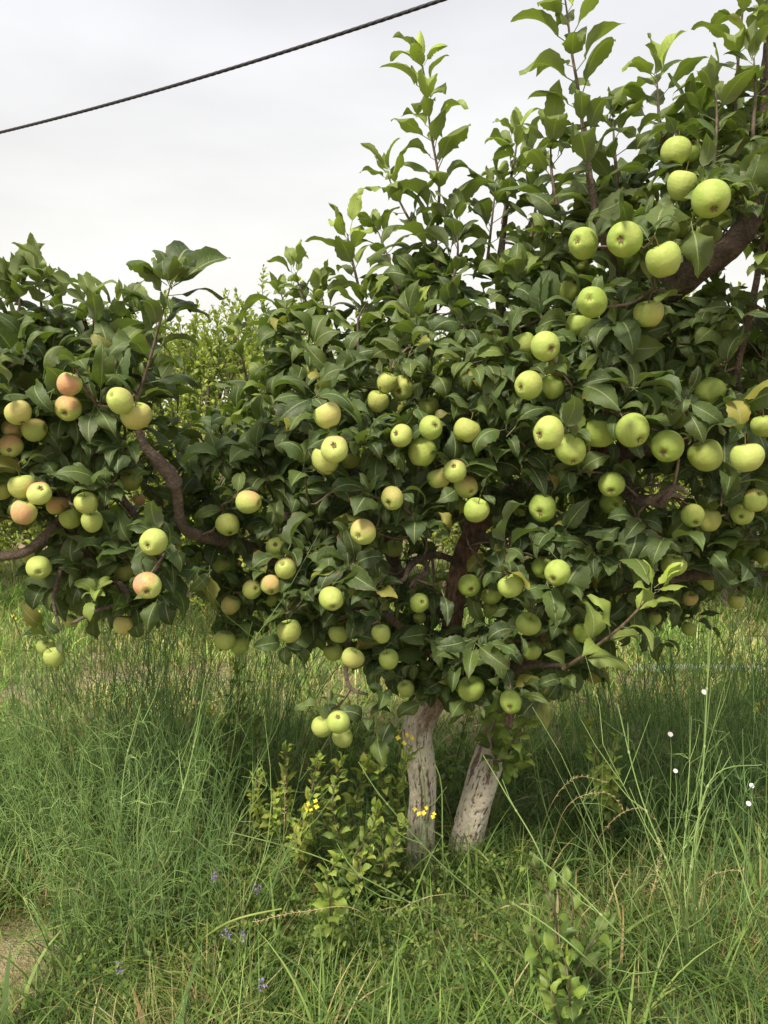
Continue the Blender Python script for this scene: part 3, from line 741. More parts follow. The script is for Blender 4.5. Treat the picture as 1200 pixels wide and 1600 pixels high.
LM = [
 ([(765, 790, 2.42), (850, 750, 2.35), (930, 725, 2.3), (1000, 700, 2.25), (1080, 690, 2.2), (1180, 650, 2.1), (1260, 610, 2.1)], [.034, .032, .03, .03, .026, .02, .014]),
 ([(950, 660, 2.5), (955, 590, 2.45), (975, 520, 2.35), (1020, 468, 2.2), (1080, 428, 2.1), (1150, 376, 2.05), (1190, 300, 2.05), (1195, 200, 2.05), (1200, 90, 2.05), (1215, -20, 2.05)], [.034, .034, .034, .036, .036, .034, .028, .022, .016, .010]),
 ([(706, 960, 2.46), (640, 935, 2.45), (560, 915, 2.45), (480, 890, 2.4), (400, 860, 2.35), (335, 842, 2.2), (287, 825, 2.08), (276, 770, 2.02), (262, 738, 1.98), (225, 694, 1.96), (208, 640, 1.98)], [.032, .028, .026, .026, .024, .019, .014, .014, .018, .012, .008]),
 ([(716, 880, 2.44), (690, 868, 2.3), (660, 872, 2.18), (640, 885, 2.1), (632, 905, 2.07), (616, 912, 2.05)], [.014, .011, .010, .009, .008, .004]),
 ([(660, 872, 2.18), (668, 892, 2.12), (650, 905, 2.08), (640, 918, 2.05)], [.009, .007, .006, .003]),
 ([(985, 715, 2.3), (975, 760, 2.15), (1000, 782, 2.0), (1030, 776, 1.93), (1052, 762, 1.9), (1074, 770, 1.9)], [.018, .015, .014, .013, .008, .005]),
 ([(1012, 784, 1.98), (1035, 788, 1.92), (1046, 772, 1.9), (1070, 778, 1.9)], [.010, .010, .008, .004]),
 ([(730, 850, 2.44), (755, 838, 2.25), (780, 845, 2.15), (800, 860, 2.1)], [.016, .012, .009, .004]),
 ([(740, 835, 2.44), (700, 760, 2.6), (660, 680, 2.6), (670, 560, 2.45), (676, 490, 2.35), (684, 400, 2.3)], [.030, .024, .018, .013, .010, .007]),
 ([(640, 935, 2.45), (590, 820, 2.6), (545, 720, 2.55), (520, 620, 2.45), (505, 520, 2.4)], [.024, .02, .016, .012, .007]),
 ([(480, 890, 2.4), (440, 800, 2.55), (420, 720, 2.6), (425, 650, 2.6)], [.02, .016, .012, .006]),
 ([(925, 760, 2.55), (850, 660, 2.6), (800, 560, 2.55), (780, 450, 2.5), (792, 320, 2.45)], [.026, .022, .018, .013, .007]),
 ([(975, 520, 2.35), (965, 440, 2.15), (945, 380, 2.0), (925, 300, 1.95), (912, 200, 1.95)], [.02, .014, .011, .009, .007]),
 ([(1080, 428, 2.1), (1075, 340, 2.2), (1045, 260, 2.2), (1035, 200, 2.15)], [.02, .016, .011, .007]),
 ([(1180, 650, 2.1), (1150, 600, 2.0), (1160, 540, 1.95), (1178, 460, 1.95), (1192, 380, 1.95)], [.013, .010, .010, .009, .007]),
 ([(697, 1040, 2.46), (660, 1010, 2.3), (600, 960, 2.2), (545, 960, 2.15)], [.02, .014, .010, .006]),
 ([(560, 915, 2.45), (545, 1000, 2.25), (540, 1045, 2.15), (548, 1075, 2.12), (575, 1085, 2.1)], [.014, .008, .006, .006, .004]),
 ([(788, 1110, 2.52), (800, 1050, 2.3), (830, 1040, 2.1), (890, 1040, 1.98)], [.02, .013, .009, .006]),
 ([(850, 960, 2.58), (960, 920, 2.4), (1080, 900, 2.3), (1180, 900, 2.25), (1250, 880, 2.2)], [.024, .02, .016, .012, .008]),
 ([(890, 860, 2.58), (1000, 830, 2.6), (1120, 800, 2.5), (1230, 760, 2.4)], [.024, .02, .015, .01]),
]
for i, (l, r) in enumerate(LM): limb(l, r, main, i, amp=0.30 if i in (3, 4, 5, 6, 7) else 0.17, sides=14 if max(r) < .03 else 20)
LL = [
 ([(-420, 900, 2.35), (-260, 900, 2.3), (-120, 895, 2.15), (-10, 872, 2.02), (40, 862, 2.0), (70, 838, 2.02), (95, 812, 2.08), (140, 740, 2.15), (150, 640, 2.2), (145, 560, 2.15), (130, 500, 2.1)], [.05, .03, .02, .013, .012, .013, .014, .014, .013, .011, .008]),
 ([(-260, 900, 2.3), (-180, 760, 2.3), (-60, 640, 2.25), (20, 560, 2.2), (70, 500, 2.15)], [.03, .026, .02, .014, .008]),
 ([(95, 815, 2.08), (100, 860, 2.04), (92, 900, 2.0), (84, 940, 2.0), (95, 985, 2.0)], [.010, .008, .006, .005, .003]),
 ([(95, 812, 2.08), (150, 880, 2.1), (200, 930, 2.05), (150, 955, 2.0), (110, 975, 1.97)], [.012, .010, .009, .006, .003]),
 ([(140, 740, 2.15), (200, 790, 2.15), (240, 870, 2.1), (220, 935, 2.05)], [.012, .01, .008, .005]),
]
for i, (l, r) in enumerate(LL): limb(l, r, left, 30 + i, amp=0.15, sides=14)
gnarled('trunk', [(-2.0, 2.35, -0.05), (-2.02, 2.36, 0.35), P(-460, 930, 2.35), P(-420, 895, 2.35)], [.08, .06, .055, .05], left, seed=50)
# pruned knot beside the bare branch, with its rings
t = Tubes(); kp = P(272, 752, 1.985); kd = np.array([0.25, -1, 0.0]); kd /= np.linalg.norm(kd)
t.add([kp - kd * 0.02, kp, kp + kd * 0.014, kp + kd * 0.020, kp + kd * 0.017, kp + kd * 0.021, kp + kd * 0.018], [.016, .021, .021, .016, .011, .006, .001], 20)
link('knot', t.mesh('knot', M_BARK), main)

# --- leaf placement
def culler(prob=(0.97, 0.95, 0.85, 0.6, 0.35), extra=(), seed=3):
    rs = np.random.RandomState(seed)
    def f(p, d, n, Lg, k):
        M = len(p); keep = np.ones(M, bool); rr = rs.rand(M)
        for t in (0.15, 0.35, 0.55, 0.75, 0.95, 1.15):
            for sd in (-0.2, 0.0, 0.2):
                q = p + d * (Lg * t)[:, None] - n * (Lg * 0.45 * max(0, t - 0.2) ** 2 * k)[:, None] + np.cross(d, n) * (Lg * sd)[:, None]
                x, y, dep = proj(q)
                for ax, ay, ar, ad, lay in AC:
                    hit = (np.hypot(x - ax, y - ay) < ar * 0.62) & (dep < ad + 0.0)
                    keep &= ~(hit & (rr < prob[int(lay)]))
                for (x0, y0, x1, y1, w_, dd, pr) in extra:
                    vx, vy = x1 - x0, y1 - y0; u = np.clip(((x - x0) * vx + (y - y0) * vy) / (vx * vx + vy * vy), 0, 1)
                    hit = (np.hypot(x - x0 - u * vx, y - y0 - u * vy) < w_) & (dep < dd)
                    keep &= ~(hit & (rr < pr))
        return keep
    return f
def gculler(prob=(1.0, 0.97, 0.88, 0.72, 0.5), rad=(0.80, 0.70, 0.55, 0.45, 0.4), seed=8):
    rs = np.random.RandomState(seed)
    def f(V):
        Vs = V[:, ::2]; x, y, dep = proj(Vs); M = len(V); keep = np.ones(M, bool)
        cx, cy = x.mean(1), y.mean(1)
        for ax, ay, ar, ad, lay in AC:
            near = np.where(np.hypot(cx - ax, cy - ay) < 120)[0]
            if not len(near): continue
            hit = ((np.hypot(x[near] - ax, y[near] - ay) < ar * rad[int(lay)]) & (dep[near] < ad)).sum(1) > 1
            keep[near[hit & (rs.rand(len(near)) < prob[int(lay)])]] = False
        return keep
    return f
GC = gculler()
# bare wood the photograph shows
BARE = [(655, 1160, 655, 1350, 34, 3.0, 1), (765, 1195, 722, 1350, 38, 3.0, 1), (712, 860, 705, 960, 16, 2.9, .9), (640, 880, 700, 875, 16, 2.5, .95), (985, 782, 1072, 768, 17, 2.4, .95),
        (1060, 445, 1150, 378, 22, 2.6, .93), (225, 695, 262, 738, 14, 2.4, .97), (262, 738, 285, 820, 16, 2.4, .9), (0, 872, 60, 845, 12, 2.4, 1), (672, 1110, 690, 1100, 14, 2.7, .5),
        (1180, 455, 1160, 590, 9, 2.4, .85), (945, 385, 965, 440, 8, 2.4, .9), (735, 840, 745, 815, 14, 2.6, .8), (1165, 140, 1200, 95, 14, 2.5, .8)]
cull = culler(extra=BARE)
def inpoly(px, py, poly):
    c = False; j = len(poly) - 1
    for i in range(len(poly)):
        xi, yi = poly[i]; xj, yj = poly[j]
        if (yi > py) != (yj > py) and px < (xj - xi) * (py - yi) / (yj - yi) + xi: c = not c
        j = i
    return c
def edged(px, py, poly):
    m = 1e9
    for i in range(len(poly)):
        x0, y0 = poly[i]; x1, y1 = poly[(i + 1) % len(poly)]; vx, vy = x1 - x0, y1 - y0
        u = min(1, max(0, ((px - x0) * vx + (py - y0) * vy) / (vx * vx + vy * vy + 1e-9))); m = min(m, math.hypot(px - x0 - u * vx, py - y0 - u * vy))
    return m
UP = np.array([0, 0, 1.0])
def rosette(lv, p, axis, n, Lg, rs, young=0.0, spread=(0.6, 1.45), k=(0.4, 1.5)):
    axis = axis / np.linalg.norm(axis)
    u = np.cross(axis, [0.3, 0.2, 1]); u /= np.linalg.norm(u); v = np.cross(axis, u)
    a0 = rs.uniform(0, 6.28)
    for j in range(n):
        a = a0 + j * 2.4 + rs.normal(0, 0.25); ph = rs.uniform(*spread) * (0.75 + 0.25 * j / n)
        d = axis * math.cos(ph) + (u * math.cos(a) + v * math.sin(a)) * math.sin(ph)
        d = d - UP * 0.10
        nn = axis * 0.75 + UP * 0.75 + rs.normal(0, 0.33, 3) - d * 0.2
        lv.add(p + rs.normal(0, 0.006, 3), d, nn, Lg * rs.uniform(0.55, 1.28), (np.clip(young + rs.normal(0, 0.07), 0, 1), rs.rand(), 0.0 if rs.rand() > 0.03 else rs.uniform(.2, .6)), rs.uniform(*k), rs.uniform(0.225, 0.31))
def shoot(lv, tb, pts, rs, Lg=0.085, gap=0.026, r0=0.0045, r1=0.0015, young=(0.15, 0.75), start=0.0, wid=0.27, asc=0.75, k=(0.45, 1.2), yel=0.0, tt=(0, 0, 0), tipn=3, nup=0.25):
    path, rr = smooth_path(pts, np.linspace(r0, r1, len(pts)), 0.012)
    tb.add(path, rr, 6, tint=tt)
    s = np.concatenate([[0], np.cumsum(np.linalg.norm(np.diff(path, axis=0), axis=1))]); T = s[-1]
    pos = start * T + 0.01; a = rs.uniform(0, 6.28); 
    while pos < T:
        f = pos / T; i = int(np.searchsorted(s, pos)) ; i = min(i, len(path) - 1)
        tg = path[i] - path[max(i - 2, 0)]; tg = tg / (np.linalg.norm(tg) + 1e-9)
        u = np.cross(tg, [0.2, 1, 0.1]); u /= np.linalg.norm(u); v = np.cross(tg, u)
        rad = u * math.cos(a) + v * math.sin(a)
        an = asc + rs.normal(0, 0.12) - 0.25 * f
        d = tg * math.cos(an) + rad * math.sin(an)
        nn = tg * 0.9 + UP * nup - rad * 0.15 + rs.normal(0, 0.15, 3)
        size = Lg * (1.0 - 0.35 * f ** 3) * rs.uniform(0.75, 1.15)
        lv.add(path[i], d, nn, size, (np.clip(young[0] + (young[1] - young[0]) * f ** 2 + rs.normal(0, .06), 0, 1), rs.rand(), yel * (f if rs.rand() < .8 else 0) * rs.rand()), rs.uniform(*k), wid * rs.uniform(0.85, 1.1))
        pos += gap * rs.uniform(0.7, 1.3) * (1 - 0.35 * f); a += 2.4 + rs.normal(0, .25)
    tg = path[-1] - path[-3]; tg /= np.linalg.norm(tg)
    rosette(lv, path[-1], tg, tipn, Lg * 0.62, rs, young=young[1], spread=(0.15, 0.6), k=(-0.1, 0.6))

MAINP = [(412, 610), (425, 545), (455, 500), (520, 505), (565, 530), (600, 490), (630, 440), (690, 420), (760, 450), (800, 400), (850, 375), (895, 335), (960, 300), (1010, 280), (1060, 225), (1110, 215), (1190, 180), (1290, 120), (1290, 930),
         (1190, 925), (1150, 925), (1100, 935), (1050, 950), (1000, 965), (950, 990), (905, 1030), (870, 1085), (800, 1085), (740, 1075), (690, 1095), (640, 1085), (590, 1020), (520, 990), (440, 970), (370, 980), (335, 930), (310, 880), (296, 780), (290, 700), (330, 665), (395, 650)]
LEFTP = [(-260, 510), (-60, 510), (20, 510), (100, 520), (200, 530), (250, 555), (285, 590), (255, 620), (240, 680), (290, 720), (300, 880), (250, 945), (150, 950), (110, 940), (75, 915), (110, 850), (60, 830), (20, 820), (-60, 830), (-260, 840)]
def fill(poly, n, yc, half, rs, Lg, tree, lv, tb, holes=(), young=0.03):
    xs = [q[0] for q in poly]; ys = [q[1] for q in poly]; c = 0; tries = 0
    mids = [q for q, t in SK if t is tree]; mids = np.array(mids)
    while c < n and tries < n * 20:
        tries += 1
        px, py = rs.uniform(min(xs), max(xs)), rs.uniform(min(ys), max(ys))
        if not inpoly(px, py, poly): continue
        if any(math.hypot((px - h[0]) / h[2], (py - h[1]) / h[3]) < 1 and rs.rand() < h[4] for h in holes): continue
        e = edged(px, py, poly); th = min(half, 0.10 + e * 0.0045)
        u = rs.uniform(-1, 1); u = math.copysign(abs(u) ** 0.75, u)
        Y = yc(px, py) + u * th
        p = P(px, py, Y); c += 1
        q = mids[np.argmin(((mids - p) ** 2).sum(1))]
        out = (p - q); out = out / (np.linalg.norm(out) + 1e-6)
        axis = out * 0.5 + UP * 0.5 + np.array([0, -0.85 * (1 if u < 0.2 else -0.4), 0]) + rs.normal(0, 0.3, 3)
        rosette(lv, p, axis, rs.randint(6, 11), Lg * (1.0 if u < 0.3 else 0.95) * rs.uniform(.85, 1.15), rs, young=young + 0.12 * max(0, rs.normal(0, 1)) * (py < 620) + (0.1 if py < 450 else 0))
        NODES[id(tree)].append(p)
def twigs(tree, tb, rs):
    mids = np.array([q for q, t in SK if t is tree]); nd = NODES[id(tree)]
    ds = [((mids - p) ** 2).sum(1).min() for p in nd]; tree_pts = list(mids)
    for i in np.argsort(ds):
        p = nd[i]; A = np.array(tree_pts); q = A[np.argmin(((A - p) ** 2).sum(1))]; l = np.linalg.norm(p - q)
        m = (p + q) / 2 + rs.normal(0, 0.12 * l, 3) - UP * 0.08 * l
        sx_, sy_, sd_ = proj(np.array([q * (1 - f) ** 2 + m * 2 * f * (1 - f) + p * f * f for f in np.linspace(0.1, 0.85, 8)]))
        clear = not ((np.hypot(sx_[:, None] - AC[None, :, 0], sy_[:, None] - AC[None, :, 1]) < AC[None, :, 2] + 3) & (sd_[:, None] < AC[None, :, 3])).any()
        if l < 0.3 and clear:
            pth, r_ = smooth_path([q, m, p], [0.0045, 0.0035, 0.0028], 0.02); tb.add(pth, r_, 5)
        tree_pts.append(p)
from collections import defaultdict
NODES = defaultdict(list)
HOLES = [(1140, 425, 60, 45, 0.97), (870, 360, 30, 30, .5), (560, 470, 30, 30, .9), (1120, 470, 30, 30, .6), (625, 470, 25, 25, .8), (735, 1150, 50, 50, 1), (665, 890, 60, 30, .5)]
def yc_main(px, py):
    y = 2.43 - 0.24 * np.clip((px - 800) / 300, 0, 1) * np.clip((760 - py) / 400, 0, 1)
    return y + 0.18 * np.clip((480 - px) / 120, 0, 1)
lvm, tbm = Leaves(), Tubes()
fill(MAINP, 900, yc_main, 0.50, rs, 0.101, main, lvm, tbm, HOLES)
lvl, tbl = Leaves(), Tubes()
fill(LEFTP, 270, lambda x, y: 2.22, 0.33, rs, 0.103, left, lvl, tbl)
for a in AP:                          # spur under every fruit
    if a['px'] < 280: lv_, tb_, tr = lvl, tbl, left
    else: lv_, tb_, tr = lvm, tbm, main
    NODES[id(tr)].append(a['top'])
    rosette(lv_, a['top'] + np.array([0, 0.01, 0]), np.array([0, -0.5, 0.8]) + rs.normal(0, .3, 3), rs.randint(4, 7), 0.085, rs, young=0.03)
# drooping leaf fans that stand out in the photograph: (x, y, Y, count, length, axis, young)
FANS = [(1095, 0, 0, 0, 0, 0, 0)][:0] + [
 (266, 452, 1.93, 6, .125, (.1, -.3, 1), .10), (30, 452, 2.08, 4, .11, (-.2, -.2, 1), .15), (60, 445, 2.08, 4, .10, (.2, -.2, 1), .3), (745, 1003, 1.90, 8, .098, (-.1, -1, .45), .05), (812, 985, 1.93, 6, .085, (.1, -1, .2), .02), (770, 600, 2.0, 6, .09, (0, -1, .3), .02), (985, 610, 1.75, 7, .09, (.1, -1, .2), .02), (1070, 625, 1.75, 7, .09, (.1, -1, .0), .02),
 (572, 1128, 2.0, 6, .10, (0, -1, -.3), .02), (515, 1105, 2.02, 5, .08, (-.4, -.5, .6), .02), (600, 1090, 2.05, 5, .07, (0, -.6, .6), .02), (540, 560, 2.1, 6, .10, (0, -.8, .2), .02), (450, 1000, 2.1, 4, .09, (0, -.6, -.4), .02),
 (215, 855, 1.95, 6, .09, (-.3, -1, .2), .05), (330, 890, 2.0, 5, .11, (.2, -1, -.5), .04), (150, 930, 1.95, 7, .075, (-.1, -.6, .9), .55), (100, 990, 1.97, 6, .08, (-.5, -.5, -.2), .05), (250, 930, 1.98, 5, .085, (.3, -.8, -.6), .02),
 (925, 340, 1.78, 5, .12, (0, -.7, -.5), .08), (640, 560, 2.0, 7, .09, (0, -1, .4), .1), (1150, 640, 1.8, 6, .09, (0, -1, -.2), .0), (880, 1060, 2.0, 5, .085, (0, -.8, -.3), .02), (1190, 320, 1.75, 5, .10, (-.3, -1, .2), .1),
 (1110, 870, 1.95, 6, .085, (.2, -1, -.2), .0), (1160, 900, 1.95, 6, .08, (.1, -1, -.4), .0), (1040, 1000, 2.1, 4, .08, (0, -.6, -.8), .0), (470, 770, 2.15, 6, .09, (0, -1, .2), .03), (350, 720, 2.2, 7, .09, (-.1, -1, .5), .1), (640, 1075, 2.2, 6, .085, (0, -1, 0), .02), (700, 1065, 2.2, 6, .09, (.1, -1, -.1), .02), (780, 1060, 2.15, 6, .09, (.2, -1, -.1), .02),
 (665, 1095, 2.2, 6, .09, (-.1, -1, -.1), .02), (725, 1085, 2.2, 6, .085, (0, -1, -.2), .02), (840, 1080, 2.1, 6, .085, (.1, -1, -.2), .02), (620, 1120, 2.15, 5, .075, (0, -.6, .3), .03), (590, 1140, 2.05, 4, .10, (0, -.6, -.8), .02), (815, 1075, 2.0, 5, .08, (.2, -1, .1), .02)]
for x, y, Y, n_, l_, ax, yg in FANS:
    rosette(lvl if x < 280 else lvm, P(x, y, Y), np.array(ax, float), n_, l_, rs, young=yg, spread=(0.8, 1.4) if ax[2] < .99 else (.5, 1.1))
twigs(main, tbm, rs); twigs(left, tbl, rs)
c1 = link('crown', merge('crown', leaf_geo(lvm, 1, cull=cull, gcull=GC), tbm, M_LEAF, M_TWIG), main)
c2 = link('crown', merge('crown', leaf_geo(lvl, 2, cull=cull, gcull=GC), tbl, M_LEAF, M_TWIG), left)

# upright young shoots, each a part with its own leaves
SH = [  # points from base to tip, leaf length, tree, young range
 ([(670, 500, 2.35), (680, 390, 2.3), (686, 290, 2.28), (672, 200, 2.26), (664, 125, 2.25), (658, 95, 2.25)], .092, 'm', (.12, .95)),
 ([(700, 430, 2.35), (650, 360, 2.3), (622, 310, 2.3), (606, 275, 2.3)], .088, 'm', (.15, .6)),
 ([(575, 510, 2.4), (556, 430, 2.38), (546, 385, 2.38), (543, 365, 2.38)], .085, 'm', (.2, .8)),
 ([(785, 350, 2.4), (800, 270, 2.38), (806, 235, 2.38), (808, 215, 2.38)], .09, 'm', (.15, .55)),
 ([(760, 420, 2.4), (768, 350, 2.38), (775, 290, 2.38)], .085, 'm', (.1, .4)),
 ([(930, 330, 1.95), (915, 240, 1.95), (905, 150, 1.95), (893, 80, 1.95), (886, 20, 1.95), (880, -20, 1.95)], .088, 'm', (.15, .7)),
 ([(870, 320, 2.0), (862, 270, 2.0), (860, 215, 2.0)], .085, 'm', (.15, .5)),
 ([(1035, 240, 2.1), (1030, 190, 2.08), (1028, 150, 2.08), (1026, 120, 2.08)], .09, 'm', (.25, .7)),
 ([(1140, 250, 2.0), (1148, 170, 1.98), (1153, 100, 1.98), (1160, 20, 1.97), (1163, -30, 1.97)], .08, 'm', (.2, .8)),
 ([(1210, 240, 2.0), (1205, 160, 2.0), (1200, 90, 2.0), (1198, 30, 2.0)], .085, 'm', (.15, .5)),
 ([(965, 300, 2.1), (960, 230, 2.1), (958, 190, 2.1)], .085, 'm', (.1, .4)),
 ([(1085, 300, 2.0), (1090, 220, 2.0), (1085, 170, 2.0)], .09, 'm', (.05, .25)),
 ([(500, 520, 2.4), (480, 475, 2.4), (465, 440, 2.4), (462, 425, 2.4)], .085, 'm', (.25, .5)),
 ([(520, 540, 2.35), (508, 490, 2.35), (504, 465, 2.35)], .08, 'm', (.25, .5)),
 ([(560, 560, 2.3), (560, 500, 2.3), (575, 470, 2.3)], .085, 'm', (.2, .5)),
 ([(395, 650, 2.6), (385, 590, 2.6), (374, 540, 2.6), (372, 520, 2.6)], .075, 'm', (.15, .5)),
 ([(425, 720, 2.35), (430, 670, 2.33), (432, 635, 2.33)], .075, 'm', (.3, .7)),
 ([(350, 740, 2.3), (345, 700, 2.3), (348, 680, 2.3)], .08, 'm', (.2, .4)),
 ([(640, 560, 2.2), (645, 520, 2.2), (650, 490, 2.2)], .075, 'm', (.2, .8)),
 ([(208, 640, 1.98), (232, 570, 1.97), (248, 510, 1.95), (262, 462, 1.95), (268, 440, 1.95)], .088, 'l', (.03, .12)),
 ([(140, 560, 2.1), (165, 520, 2.1), (180, 490, 2.1), (186, 480, 2.1)], .088, 'l', (.05, .3)),
 ([(60, 540, 2.1), (65, 490, 2.1), (62, 455, 2.1), (60, 445, 2.1)], .085, 'l', (.1, .5)),
 ([(100, 540, 2.1), (95, 500, 2.1), (92, 470, 2.1)], .08, 'l', (.1, .4)),
 ([(-20, 540, 2.1), (-10, 500, 2.1), (0, 470, 2.1)], .085, 'l', (.1, .4)),
 ([(880, 1045, 1.96), (925, 1015, 1.88), (975, 975, 1.82), (1008, 940, 1.8), (1025, 925, 1.8)], .078, 'm', (.35, 1.0)),
 ([(1115, 260, 1.9), (1120, 190, 1.9), (1118, 140, 1.9)], .085, 'm', (.1, .4)),
 ([(1175, 220, 1.9), (1180, 150, 1.9), (1178, 90, 1.9)], .085, 'm', (.1, .4)),
 ([(300, 560, 2.2), (290, 520, 2.2), (300, 480, 2.2)][:0] or [(160, 560, 2.0), (150, 510, 2.0), (140, 480, 2.0)], .085, 'l', (.05, .3)),
 ([(625, 480, 2.45), (612, 420, 2.45), (600, 385, 2.45), (590, 360, 2.45)], .085, 'm', (.12, .4)),
 ([(700, 470, 2.2), (715, 400, 2.2), (712, 350, 2.2)], .09, 'm', (.05, .2)),
 ([(455, 540, 2.5), (445, 490, 2.5), (440, 460, 2.5)], .08, 'm', (.2, .4)),
 ([(830, 370, 2.3), (838, 310, 2.3), (832, 260, 2.3)], .09, 'm', (.05, .3)),
 ([(15, 520, 2.1), (30, 480, 2.1), (28, 450, 2.1)], .085, 'l', (.1, .4)),
 ([(230, 560, 2.15), (222, 520, 2.15), (215, 500, 2.15)], .085, 'l', (.05, .2)),
 ([(1125, 560, 2.4), (1130, 500, 2.4), (1120, 450, 2.4)], .07, 'm', (.05, .2)),
]
cull2 = culler(prob=(0.9, 0.85, 0.6, 0.3, 0.1), extra=BARE[-4:])
for i, (l, Lg, tr, yg) in enumerate(SH):
    lv_, tb_ = Leaves(), Tubes(); rs2 = np.random.RandomState(100 + i)
    lit = l[0][0] == 880
    shoot(lv_, tb_, pathP(l), rs2, Lg=Lg * (1.5 if lit else 1.52), young=yg, gap=0.036 if lit else 0.023, asc=0.95 if lit else 1.12, r0=0.0055, wid=0.235, k=(.45, 1.25))
    s_ = link('shoot', tb_.mesh('shoot', M_TWIG), main if tr == 'm' else left)
    V, F, U, T = leaf_geo(lv_, 200 + i, cull=None if lit else cull2, gcull=gculler(prob=(.95, .9, .6, .3, .1) if not lit else (0,) * 5, seed=i))
    f_ = D.objects.new('foliage', mesh('foliage', V, F, M_LEAF, uv=U, tint=T)); COL.objects.link(f_); f_.parent = s_
# sprout of round leaves on the right trunk
lv_, tb_ = Leaves(), Tubes(); rs2 = np.random.RandomState(77)
for l in ([(772, 1190, 2.44), (790, 1185, 2.38), (805, 1150, 2.34), (822, 1128, 2.32)], [(775, 1185, 2.43), (768, 1150, 2.38), (775, 1125, 2.36)], [(780, 1180, 2.42), (800, 1200, 2.36), (815, 1185, 2.34)]):
    shoot(lv_, tb_, pathP(l), rs2, Lg=.066, gap=.016, young=(.3, 1.0), wid=.36, asc=1.0, yel=.25)
s_ = link('shoot', tb_.mesh('shoot', M_TWIG), main); s_['label'] = 'tuft of round bright leaves sprouting from the right trunk'
V, F, U, T = leaf_geo(lv_, 400); f_ = D.objects.new('foliage', mesh('foliage', V, F, M_WEED, uv=U, tint=T)); COL.objects.link(f_); f_.parent = s_

# ------------------------------------------------------------------ the row of trees behind
def copy_tree(o, parent=None):
    c = o.copy(); COL.objects.link(c)
    if parent is not None: c.parent = parent
    for ch in o.children: copy_tree(ch, c)
    return c
def back_tree(seed, h, wdt, nshoot, yel, Lg=0.078):
    """tree modelled round the origin"""
    rs = np.random.RandomState(seed); root = empty('orchard_tree', (0, 0, 0))
    gnarled('trunk', [(0, 0, -0.05), (0.02, 0.01, 0.35), (-0.01, 0.0, 0.7)], [.07, .055, .05], root, seed=seed, step=.04, sides=10)
    lv, tb = Leaves(), Tubes()
    for i in range(6):
        a = i * 1.05 + rs.uniform(-.3, .3); rr = wdt * rs.uniform(.35, .6)
        e = np.array([rr * math.cos(a), rr * math.sin(a), h * rs.uniform(.62, .8)])
        gnarled('limb', [(0, 0, 0.6), (e[0] * .5, e[1] * .5, 0.6 + (e[2] - .6) * .4), tuple(e)], [.04, .028, .012], root, seed=seed + i, step=.06, sides=8)
    for i in range(nshoot):
        a = rs.uniform(0, 6.28); rr = wdt * math.sqrt(rs.rand()); z = h * rs.uniform(0.12, 0.86) 
        if rr > wdt * 0.6: z = min(z, h * 0.72)
        b = np.array([rr * math.cos(a), rr * math.sin(a), z]); ln = rs.uniform(.25, .5) * (1.15 if z > h * .6 else 1)
        d = np.array([math.cos(a) * .45 * rr / wdt, math.sin(a) * .45 * rr / wdt, 1.0]) + rs.normal(0, .22, 3); d /= np.linalg.norm(d)
        pts = [b, b + d * ln * .5 + rs.normal(0, .02, 3), b + d * ln]
        yy = yel if rs.rand() < .5 else 0
        shoot(lv, tb, pts, rs, Lg=Lg, gap=.027, r0=.005, r1=.002, young=(rs.uniform(.3, .75), rs.uniform(.6, 1)), wid=.29, asc=.85, yel=yy, tipn=2)
    c = link('crown', merge('crown', leaf_geo(lv, seed, nt_=4, ns=1, serr=0, wavy=.4), tb, M_SMALL, M_TWIG), root)
    return root
protos = [back_tree(301, 2.75, .9, 420, .05), back_tree(302, 2.5, .85, 420, .7), back_tree(303, 2.85, .8, 400, .35)]
ROWB = [  # px of the tree, distance, prototype, scale, turn, label
 (-180, 6.6, 0, 1.0, .3, 'small leaved orchard tree behind the left edge of the left apple tree'),
 (60, 6.2, 1, .93, 1.3, 'yellowish orchard tree glimpsed through the left apple tree'),
 (298, 6.0, 0, 1.02, 2.2, 'dark green upright orchard tree left of the open sky notch'),
 (375, 5.4, 1, .85, 4.0, 'low yellow green orchard tree in the notch between the two apple trees'),
 (452, 6.3, 2, 1.04, .0, 'tall slender topped orchard tree at the right of the open sky notch'),
 (620, 6.1, 1, 1.0, 2.9, 'orchard tree hidden behind the middle of the main crown'),
 (800, 6.6, 0, 1.0, 5.0, 'orchard tree straight behind the trunks of the main apple tree'),
 (980, 6.2, 2, 1.0, 1.1, 'orchard tree behind the right half of the main crown'),
 (1140, 5.9, 0, 1.05, 3.6, 'orchard tree showing through the sky gap under the thick diagonal limb'),
 (1300, 6.1, 1, 1.0, .9, 'orchard tree at the right picture edge behind the main crown'),
]
first = set()
for px, Yd, k, s, r, lab in ROWB:
    o = protos[k] if k not in first else copy_tree(protos[k]); first.add(k)
    x = (px - 600) / FPX * (Yd * cp + CAM_H * sp); o.location = (x, Yd, 0); o.rotation_euler = (0, 0, r); o.scale = (s * .9, s * .9, s * (.80 if px < 200 else .70 if px == 375 else .84))
    tag(o, lab, 'tree', 'orchard trees in the row behind')
for i in range(9):
    o = copy_tree(protos[i % 3]); o.location = (-7.6 + i * 1.9, 10.5 + 0.3 * (i % 2), 0); o.rotation_euler = (0, 0, i * 1.7); o.scale = (1.02,) * 3
    tag(o, 'orchard tree in the farther row behind the small leaved trees', 'tree', 'orchard trees in the farthest row')

